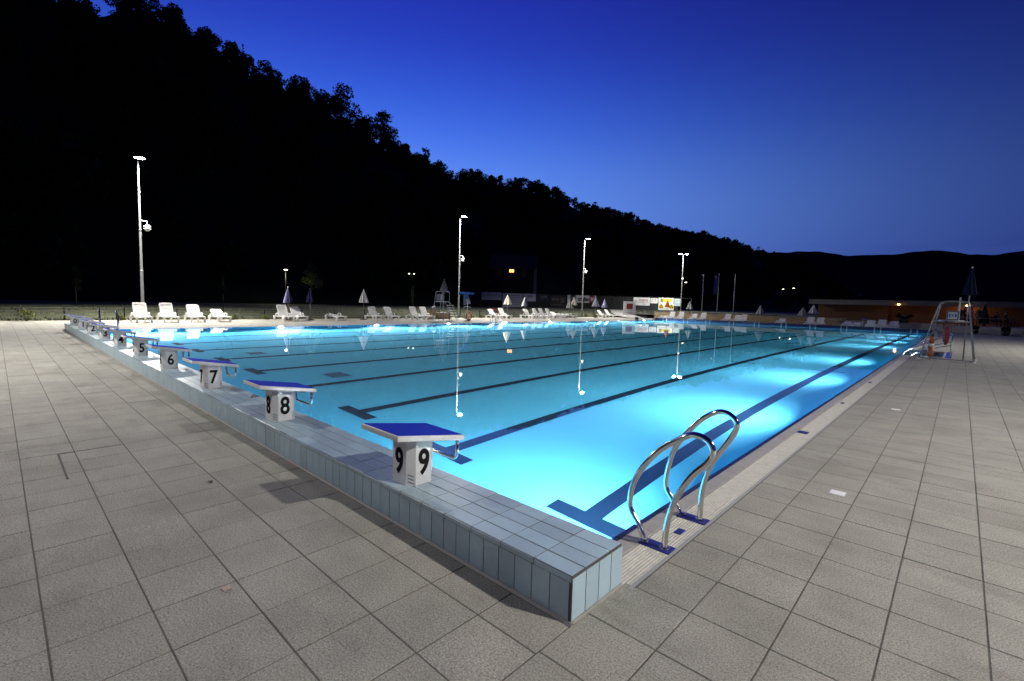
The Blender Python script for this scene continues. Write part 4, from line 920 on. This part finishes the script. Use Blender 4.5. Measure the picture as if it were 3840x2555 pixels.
def trefoil(o, x, z, r):
    MB().lathe([(r, 0), (0, -.003)], 24, (x, YF + .006, z), ax='y').build('yellow_disc', 'banner_yellow', o); e = MB()
    for k in range(3):
        a0 = 90 + 120 * k - 30; po = [(x + .28 * r * math.cos(R(a)), z + .28 * r * math.sin(R(a))) for a in (a0, a0 + 30, a0 + 60)] + [(x + .85 * r * math.cos(R(a)), z + .85 * r * math.sin(R(a))) for a in (a0 + 60, a0 + 45, a0 + 30, a0 + 15, a0)]
        e.prism(po, YF - .006, YF + .0, 'y')
    e.lathe([(.16 * r, 0), (0, -.001)], 12, (x, YF - .003, z), ax='y'); e.build('warning_blades', 'print_black', o)
b = banner('banner', 'white banner with a yellow bar and small black warning symbol', 32.7, 35.58, 2.25, 3.17, 'banner_white'); plate(b, -1.02, 1.1, -.25, .32, 'banner_yellow', y=YF + .016); plate(b, -1.02, -.62, -.25, .32, 'print_black', y=YF + .012); trefoil(b, -.82, .03, .19)
b = banner('banner', 'white banner with two round yellow and black warning symbols', 32.75, 35.64, .98, 2.20, 'banner_white'); trefoil(b, -.92, 0, .42); trefoil(b, 1.0, 0, .42); lines_(b, -.3, .3, (.2, .05, -.1), 'print_grey', .07); lines_(b, -.5, .55, (-.42,), 'print_grey', .06)
b = banner('banner', 'pale blue banner half hidden by the lamp post with two heads', 35.7, 36.95, 1.78, 3.08, 'banner_pale'); word(b, 'C', .42, 'print_dim', -.35, .25, .8, .0); lines_(b, -.1, .5, (.25,), 'print_dim', .1); lines_(b, -.5, .5, (-.25, -.35), 'print_dim', .05)
su = thing('display_stand', 'white stand-up display board with a red shield on the poolside', 'display board', (-31.0, 55.7, .0), R(55))
MB().slab(-.88, .88, .04, 2.16, -.02, .02, .008, bottom=True).build('board', 'banner_white', su, rot=(math.pi / 2, 0, 0)); yb = YF; YF = -.034
plate(su, -.45, .45, 1.15, 1.85, 'banner_red'); shield(su, 0, 1.52, .24, 'banner_white', 'banner_red'); put('lettering', text_mesh('triglav', .17, 'print_red', .9, .0, .004), su, (0, YF + .008, 1.0)); lines_(su, -.55, .55, (.62,), 'print_red', .06); lines_(su, -.1, .45, (.45,), 'print_red', .05); YF = yb
for x in (-.6, .6): MB().box(x - .05, x + .05, -.25, .25, 0, .04).build('stand_foot', 'dark_post', su)

for i, (x, lab) in enumerate([(-28.9, 'white flagpole beside the lamp post with two heads'), (-26.5, 'middle white flagpole flying the blue flag'), (-24.05, 'white flagpole standing apart toward the brick building')]):
    o = thing('flagpole', lab, 'flagpole', (x, 75, .82), 0, 'white flagpoles'); MB().lathe([(.06, -.2), (.055, 3), (.035, 6.1), (0, 6.14)], 10).build('mast', 'white_paint', o, True); MB().tube([(0, 0, 6.0), (-.25, 0, 5.98)], .012, 6).build('arm', 'white_paint', o, True)
f_ = thing('blue_flag', 'long blue flag hanging on the middle flagpole', 'flag', (-26.58, 75, 3.8)); m = MB()
nx_, nz_ = 8, 10
for j in range(nz_ + 1):
    for i in range(nx_ + 1): u, w = i / nx_, j / nz_; m.v.append((-.65 * u, .05 * math.sin(u * 7 + w * 2) * (1.2 - w), 3.05 * w))
for j in range(nz_):
    for i in range(nx_): a = j * (nx_ + 1) + i; m.f.append((a, a + 1, a + nx_ + 2, a + nx_ + 1)); m.m.append(0)
m.build('cloth', 'flag_blue', f_, True)
MB().lathe([(.16, 0), (0, -.002)], 16, (-.33, -.07, 2.6), ax='y').build('emblem', 'banner_yellow', f_)

pt = MB(); pp = [(-39, 66, 1.6), (-33.5, 57.5, 1.5), (-29.5, 53.6, 1.5), (-27, 52.4, 1.2)]
pts = smooth_path([(x, y, 0) for x, y, w in pp], 6); 
for i, p in enumerate(pts):
    d = (pts[min(i + 1, len(pts) - 1)] - pts[max(i - 1, 0)]).normalized(); s_ = Vector((-d.y, d.x, 0)) * 1.1
    for q in (p - s_, p + s_): pt.v.append((q.x, q.y, max(gh(q.x, q.y), gh(p.x, p.y)) + .03))
for i in range(len(pts) - 1): pt.f.append((2 * i, 2 * i + 2, 2 * i + 3, 2 * i + 1)); pt.m.append(0)
struct(pt.build('path', 'path_concrete'))
rw = thing('retaining_wall', 'low sandstone retaining wall with a pale coping below the lawn', 'wall', (0, 57, 0))
stn = [MB().slab(.006, w - .006, .006, .158, 0, .05, .01).mesh('stone_block', 'sandstone') for w in (.4, .5, .6, .75)]
for r_ in range(5):
    x = -28.0 + .12 * (r_ % 3)
    while x < -7.6:
        k = random.randrange(4); w = (.4, .5, .6, .75)[k]; o = put('stone_block', stn[k], rw); o.matrix_local = Matrix(((1, 0, 0, x), (0, 0, -1, -.02), (0, 1, 0, .165 * r_), (0, 0, 0, 1))); x += w
MB().box(-28.05, -7.0, -.03, .25, -.05, .83).build('wall_core', 'mortar', rw); MB().slab(-28.1, -6.95, -.10, .30, .83, .89, .01, bottom=True).build('coping', 'path_concrete', rw)

# ================================================================== FAR STREET LAMPS AND HOUSE
def street_lamp(x, y, zg, zl, label, glow, two=False, r=.16):
    o = thing('street_lamp', label, 'street lamp', (x, y, zg)); h = zl - zg
    MB().tube([(0, 0, -.3), (0, 0, h + .02)], [.06, .035], 8).build('pole', 'dark_post', o, True)
    for s_ in ((-1, 1) if two else (1,)):
        d = Vector((.7, .7, 0)) * s_ if two else Vector((.9, -.3, 0)); e = d * (.35 if two else .5)
        MB().tube([(0, 0, h), (e.x * .6, e.y * .6, h + .08), (e.x, e.y, h + .06)], .025, 6).build('arm', 'dark_post', o, True)
        MB().lathe([(0, .14), (r * 1.1, .10), (r * 1.15, .05)], 14, (e.x, e.y, h)).build('lamp_cap', 'dark_post', o, True)
        MB().lathe([(r, .05), (r * .8, -.02), (0, -.05)], 14, (e.x, e.y, h)).build('lamp_lens', glow, o, True)
        if zl < 5: lamp_light('lamp_light', o, 'AREA', 90, (1.0, .88, .62), (e.x, e.y, h - .08), (0, 0, 0), .3)
street_lamp(-55.4, 20.5, .6, 4.58, 'bright street lamp beside the lit green tree behind the loungers', 'lamp_glow_small', r=.2)
street_lamp(-55, 37.54, .6, 5.2, 'twin headed street lamp with two small greenish lights', 'lamp_glow_green', True, .10)
street_lamp(-55, 127.9, .9, 8.36, 'distant street lamp close beside the two headed lamp post', 'lamp_glow_small', r=.3)
street_lamp(-55, 226.6, .9, 10.3, 'very distant street lamp, lower of the pair past the flagpoles', 'lamp_glow_small', r=.34)
street_lamp(-55, 243.6, .9, 11.4, 'very distant street lamp, higher of the pair past the flagpoles', 'lamp_glow_small', r=.42)
mat('house_dark', (.010, .010, .011), .9)
hs = thing('hillside_house', 'dark house on the wooded slope with one lit orange window', 'house', (-60, 64, 3.0), R(35))
m = MB(); m.box(-4, 4, -3, 3, -4, 4.8); m.prism([(-3.0, 4.8), (3.0, 4.8), (0, 7.2)], -4, 4, 'x'); m.build('wall', 'house_dark', hs)
m = MB(); m.add([(-4.4, -3.5, 4.5), (4.4, -3.5, 4.5), (4.4, 0, 7.4), (-4.4, 0, 7.4), (-4.4, 3.5, 4.5), (4.4, 3.5, 4.5)], [(0, 1, 2, 3), (3, 2, 5, 4)]); m.build('roof', 'roof_dark', hs)
wn_ = MB().box(-.45, .35, -3.06, -3.01, 4.0, 4.7).build('window', 'window_glow', hs); m = MB(); m.box(-.08, -.02, -3.1, -3.07, 4.0, 4.7); m.build('window_bar', 'dark_post', wn_)
for x in (-2.4, 2.2): MB().box(x - .45, x + .45, -3.05, -3.01, 3.2, 4.4).build('window', 'door_dark', hs)

# ================================================================== RESTAURANT TERRACE
tr = MB(); dn = Vector((.70, .714, 0))
def terr(o_, z, th=.15):
    a = Vector((11, 47.2, 0)) + dn * o_; b_ = Vector((.6, 57.5, 0)) + dn * o_; c_ = Vector((-1.2, 58.8, 0)) + Vector((0, 1, 0)) * o_
    pts = [(a.x, a.y), (14, a.y), (30, a.y), (30, 70), (-12, 70), (-12, c_.y), (c_.x, c_.y), (b_.x, b_.y)]
    n_ = len(pts); tr.add([(x, y, -.03) for x, y in pts] + [(x, y, z) for x, y in pts], [tuple(range(n_, 2 * n_))] + [(i, (i + 1) % n_, n_ + (i + 1) % n_, n_ + i) for i in range(n_)])
for k in range(4): terr(.42 * k, .15 * (k + 1))
struct(tr.build('terrace', 'path_concrete'))
bw = bpy.data.materials.new('brick_courses'); bw.use_nodes = True; MATS['brick_courses'] = bw; t = bw.node_tree; bb = t.nodes['Principled BSDF']; br = t.nodes.new('ShaderNodeTexBrick'); gg = t.nodes.new('ShaderNodeTexCoord'); mp = t.nodes.new('ShaderNodeMapping'); mp.inputs['Rotation'].default_value = (math.pi / 2, 0, 0)
t.links.new(gg.outputs['Object'], mp.inputs['Vector']); t.links.new(mp.outputs[0], br.inputs['Vector']); br.inputs['Scale'].default_value = 4.0; br.inputs['Color1'].default_value = (.17, .08, .04, 1); br.inputs['Color2'].default_value = (.11, .05, .025, 1); br.inputs['Mortar'].default_value = (.08, .06, .05, 1); br.inputs['Mortar Size'].default_value = .02; t.links.new(br.outputs['Color'], bb.inputs['Base Color']); bb.inputs['Roughness'].default_value = .9
rb = thing('restaurant_building', 'low brick building with a flat roof and pale fascia behind the terrace', 'building', (0, 66, 0))
for (x0, x1) in ((-11.2, -4.42), (-2.2, 24)): MB().box(x0, x1, 0, .3, .0, 2.62).build('wall', 'brick_courses', rb)
MB().box(-4.42, -2.2, 1.2, 1.4, 0, 2.62).build('recess_wall', 'door_dark', rb); MB().box(-4.42, -2.2, .0, .28, 2.3, 2.62).build('lintel', 'brick_courses', rb)
MB().box(-3.7, -2.9, 1.1, 1.18, .6, 2.2).build('door', 'door_dark', rb)
MB().box(-11.9, 25, -1.5, 6, 2.95, 3.0).build('roof', 'roof_dark', rb); MB().box(-11.9, 25, -1.55, -1.45, 2.42, 2.96).build('fascia', 'fascia_grey', rb); MB().box(-11.8, 24.9, -1.42, .0, 2.63, 2.68).build('soffit', 'path_concrete', rb)
MB().box(-11.2, 24, .3, 5.5, 0, 2.6).build('rear_block', 'brick_courses', rb)
for (x, lab) in [(-3.42, 'warm eaves lamp above the dark doorway of the brick building'), (2.0, 'warm eaves lamp above the people on the terrace')]:
    o = thing('eaves_lamp', lab, 'lamp', (x, 64.42, 2.58), 0, 'lamps on the eaves'); MB().lathe([(.07, .07), (.09, .0)], 14).build('mount', 'dark_post', o, True); MB().lathe([(.10, .0), (.10, -.06), (.05, -.10), (0, -.11)], 14).build('globe', 'warm_glow', o, True); lamp_light('lamp_light', o, 'POINT', 12 if x < 0 else 42, (1.0, .42, .10), (0, .0 if x < 0 else .5, -.2), size=.06)

# people on the terrace
def person_mesh(pose):
    J = {'pel': ((0, 0, .92), .13), 'spn': ((0, -.01, 1.12), .125), 'chs': ((0, .0, 1.34), .145), 'nck': ((0, -.01, 1.50), .055), 'hd0': ((0, -.02, 1.58), .075), 'hd1': ((0, -.02, 1.67), .095), 'hd2': ((0, -.01, 1.75), .065)}
    E_ = [('pel', 'spn'), ('spn', 'chs'), ('chs', 'nck'), ('nck', 'hd0'), ('hd0', 'hd1'), ('hd1', 'hd2')]
    for s_, n_ in ((-1, 'l'), (1, 'r')):
        J.update({'sh' + n_: ((.17 * s_, 0, 1.40), .062), 'el' + n_: ((.23 * s_, .01, 1.13), .045), 'wr' + n_: ((.24 * s_, -.08, .90), .034), 'ha' + n_: ((.24 * s_, -.11, .82), .036), 'hp' + n_: ((.095 * s_, 0, .88), .10), 'kn' + n_: ((.11 * s_, -.02, .49), .065), 'an' + n_: ((.11 * s_, .01, .09), .042), 'to' + n_: ((.12 * s_, -.15, .04), .035)})
        E_ += [('chs', 'sh' + n_), ('sh' + n_, 'el' + n_), ('el' + n_, 'wr' + n_), ('wr' + n_, 'ha' + n_), ('pel', 'hp' + n_), ('hp' + n_, 'kn' + n_), ('kn' + n_, 'an' + n_), ('an' + n_, 'to' + n_)]
    if pose == 'sit':
        for k in J:
            (x, y, z), r_ = J[k]
            if k[:2] in ('kn',): p = (x * 1.3, -.46, .50)
            elif k[:2] == 'an': p = (x * 1.3, -.44, .09)
            elif k[:2] == 'to': p = (x * 1.3, -.60, .04)
            elif k[:2] == 'hp': p = (x, -.04, .50)
            elif k == 'pel': p = (x, .02, .52)
            elif k[:2] == 'wr': p = (x * .8, -.36, .74)
            elif k[:2] == 'ha': p = (x * .6, -.44, .76)
            elif k[:2] == 'el': p = (x * 1.1, -.12, .76)
            else: p = (x, y - .02 + (z - 1.1) * -.08, z - .42)
            J[k] = (p, r_)
    names = list(J); me = bpy.data.meshes.new('figure'); me.from_pydata([J[k][0] for k in names], [(names.index(a), names.index(b)) for a, b in E_], []); o = bpy.data.objects.new('figure', me); COL.objects.link(o)
    md = o.modifiers.new('s', 'SKIN'); 
    for i, k in enumerate(names): v = me.skin_vertices[0].data[i]; v.radius = (J[k][1], J[k][1] * (.72 if k in ('chs', 'spn') else 1)); v.use_root = (k == 'pel')
    md.use_smooth_shade = True; sb = o.modifiers.new('u', 'SUBSURF'); sb.levels = 1; sb.render_levels = 1
    dg = bpy.context.evaluated_depsgraph_get(); dg.update(); out = bpy.data.meshes.new_from_object(o.evaluated_get(dg)); bpy.data.objects.remove(o); out.name = 'body'
    hz = J['hd1'][0][2]; hands = [Vector(J['hal'][0]), Vector(J['har'][0])]; legz = .93 if pose == 'stand' else .0
    mi = []
    for p in out.polygons:
        c = p.center
        if c.z > hz - .13 or min((c - h).length for h in hands) < .08: mi.append(1)
        elif pose == 'stand' and c.z < .9 or pose == 'sit' and (c.y < -.12 and c.z < .62): mi.append(2)
        else: mi.append(0)
    out.materials.clear()
    for k in range(3): out.materials.append(MATS['skin'])
    out.polygons.foreach_set('material_index', mi); return out, J['hd1'][0]
PM = {k: person_mesh(k) for k in ('stand', 'sit')}
def person(x, y, z, rz, pose, shirt, label):
    me, hd = PM[pose]; me = me.copy(); me.materials[0] = MATS[shirt]; me.materials[2] = MATS['shirt_d']
    o = thing('person', label, 'person', (x, y, z), rz, 'people on the terrace'); put('body', me, o)
    MB().lathe([(.098, -.02), (.108, .03), (.10, .08), (.06, .125), (0, .135)], 14, (hd[0], hd[1] + .012, hd[2] - .005)).build('hair', 'hair_dark', o, True)
person(1.5, 61.6, .6, R(160), 'stand', 'shirt_a', 'person in black standing under the eaves lamp beside the emblem sign')
person(1.85, 62.4, .6, R(20), 'stand', 'shirt_b', 'person in dark top standing behind, under the eaves lamp')
person(2.35, 62.0, .6, R(-60), 'stand', 'shirt_c', 'person in light top standing by the lifeguard chair post')
person(2.85, 61.2, .6, R(-30), 'stand', 'shirt_a', 'person in black standing beside the folded green parasol')
person(2.0, 59.9, .6, R(200), 'sit', 'shirt_b', 'person seated at the table under the eaves lamp')
person(4.0, 61.0, .6, R(30), 'sit', 'shirt_a', 'person in black seated at the table past the green parasol')
person(4.55, 60.3, .6, R(80), 'sit', 'shirt_d', 'person leaning at the end of the table past the green parasol')
def table(x, y, label, L_=.6):
    o = thing('terrace_table', label, 'table', (x, y, .6), 0, 'terrace tables'); MB().slab(-L_, L_, -.38, .38, .70, .735, .008, bottom=True).build('table_top', 'table_light', o); 
    for a in (-1, 1):
        for b in (-1, 1): MB().bar((a * (L_ - .08), b * .3, 0), (a * (L_ - .08), b * .3, .70), .05, .05).build('leg', 'dark_post', o)
table(1.95, 59.2, 'pale table below the eaves lamp on the terrace'); table(2.9, 59.6, 'pale table beside the folded green parasol', .45); table(3.95, 60.1, 'pale table with glasses past the green parasol', .7)
for i, (x, y) in enumerate([(3.55, 60.0), (3.75, 60.25), (4.1, 60.0), (4.3, 60.2), (2.85, 59.6), (1.8, 59.2)]):
    o = tag(MB().lathe([(.035, 0), (.04, .01), (.04, .16), (.015, .21), (.015, .27), (0, .27)], 10).build('bottle', 'bottle_glass', None, True, (x, y, 1.336)), ['brown bottle standing at the start of the long terrace table', 'brown bottle at the back of the long terrace table', 'brown bottle in the middle of the long terrace table', 'brown bottle at the far end of the long terrace table', 'brown bottle on the short table by the green parasol', 'brown bottle on the table below the eaves lamp'][i], 'bottle', 'bottles on the tables')
def chair(x, y, rz, label):
    o = thing('wicker_chair', label, 'chair', (x, y, .6), rz, 'dark wicker terrace chairs'); MB().slab(-.26, .26, -.26, .26, .38, .45, .015, bottom=True).build('seat', 'wicker', o); MB().slab(-.27, .27, .22, .28, .45, .88, .015, bottom=True).build('backrest', 'wicker', o)
    for a in (-1, 1): MB().box(a * .27 - .025, a * .27 + .025, -.24, .26, .62, .67).build('armrest', 'wicker', o)
    for a in (-1, 1):
        for b in (-1, 1): MB().bar((a * .23, b * .23, 0), (a * .23, b * .23, .38), .04, .04).build('leg', 'wicker', o)
chair(2.0, 60.0, R(200), 'dark wicker chair under the person seated below the eaves lamp'); chair(4.0, 61.15, R(30), 'dark wicker chair under the person in black past the green parasol'); chair(4.55, 60.45, R(80), 'dark wicker chair at the end of the long table'); chair(4.95, 60.3, R(90), 'empty dark wicker chair nearest the brick wall end of the terrace'); chair(5.15, 59.6, R(100), 'empty dark wicker chair in front at the edge of the terrace')
gp = parasol(3.2, 60.3, .6, 2.12, .25, .34, ['cloth_green'], 'closed dark green parasol on the restaurant terrace')
rl = thing('terrace_railing', 'dark railing with horizontal bars along the terrace edge', 'railing', (0, 0, 0))
for k in range(6): x = .5 + .75 * k; y = 60.4 - .0 - .714 / .70 * (x - .6) * 0 - .95 * (x - .5) * .62; MB().box(x - .02, x + .02, y - .02, y + .02, .3, 1.0).build('rail_post', 'dark_post', rl)
for z in (.62, .8, .98): MB().tube([(.5, 60.4, z), (4.25, 60.4 - .95 * 3.75 * .62, z)], .014, 6).build('rail_bar', 'dark_post', rl)
for (x, y, lab) in [(2.55, 54.7, 'bushy dark pot plant at the foot of the terrace behind the lifeguard chair post'), (4.35, 53.1, 'bushy dark pot plant at the foot of the terrace steps')]:
    o = thing('pot_plant', lab, 'pot plant', (x, y, 0), 0, 'pot plants by the terrace'); MB().lathe([(.2, 0), (.27, .25), (.28, .28), (.22, .27)], 14).build('pot', 'black_plastic', o, True); put('foliage', quads_mesh('foliage', leaf_cloud([(0, 0, .45, .3, .3, .26), (.1, .1, .6, .2, .2, .18), (-.12, 0, .55, .2, .2, .2)], 500, .06), 'forest_leaf'), o)
o = thing('palm_planter', 'dark spiky plant in a planter before the doorway of the brick building', 'plant', (-2.6, 60.5, .6)); MB().slab(-.4, .4, -.3, .3, 0, .4, .02).build('planter_box', 'dark_post', o); m = MB()
for k in range(22):
    a = random.uniform(0, 6.28); l = random.uniform(.5, .9); e = random.uniform(.3, 1.2); d = Vector((math.cos(a), math.sin(a), 0)); m.add([d.cross(Vector((0, 0, 1))) * .03 + Vector((0, 0, .38)), -d.cross(Vector((0, 0, 1))) * .03 + Vector((0, 0, .38)), d * l * .6 + Vector((0, 0, .4 + l * e * .6)), d * l + Vector((0, 0, .4 + l * e * .55))], [(0, 1, 2), (2, 1, 3)])
m.build('fronds', 'forest_leaf', o)
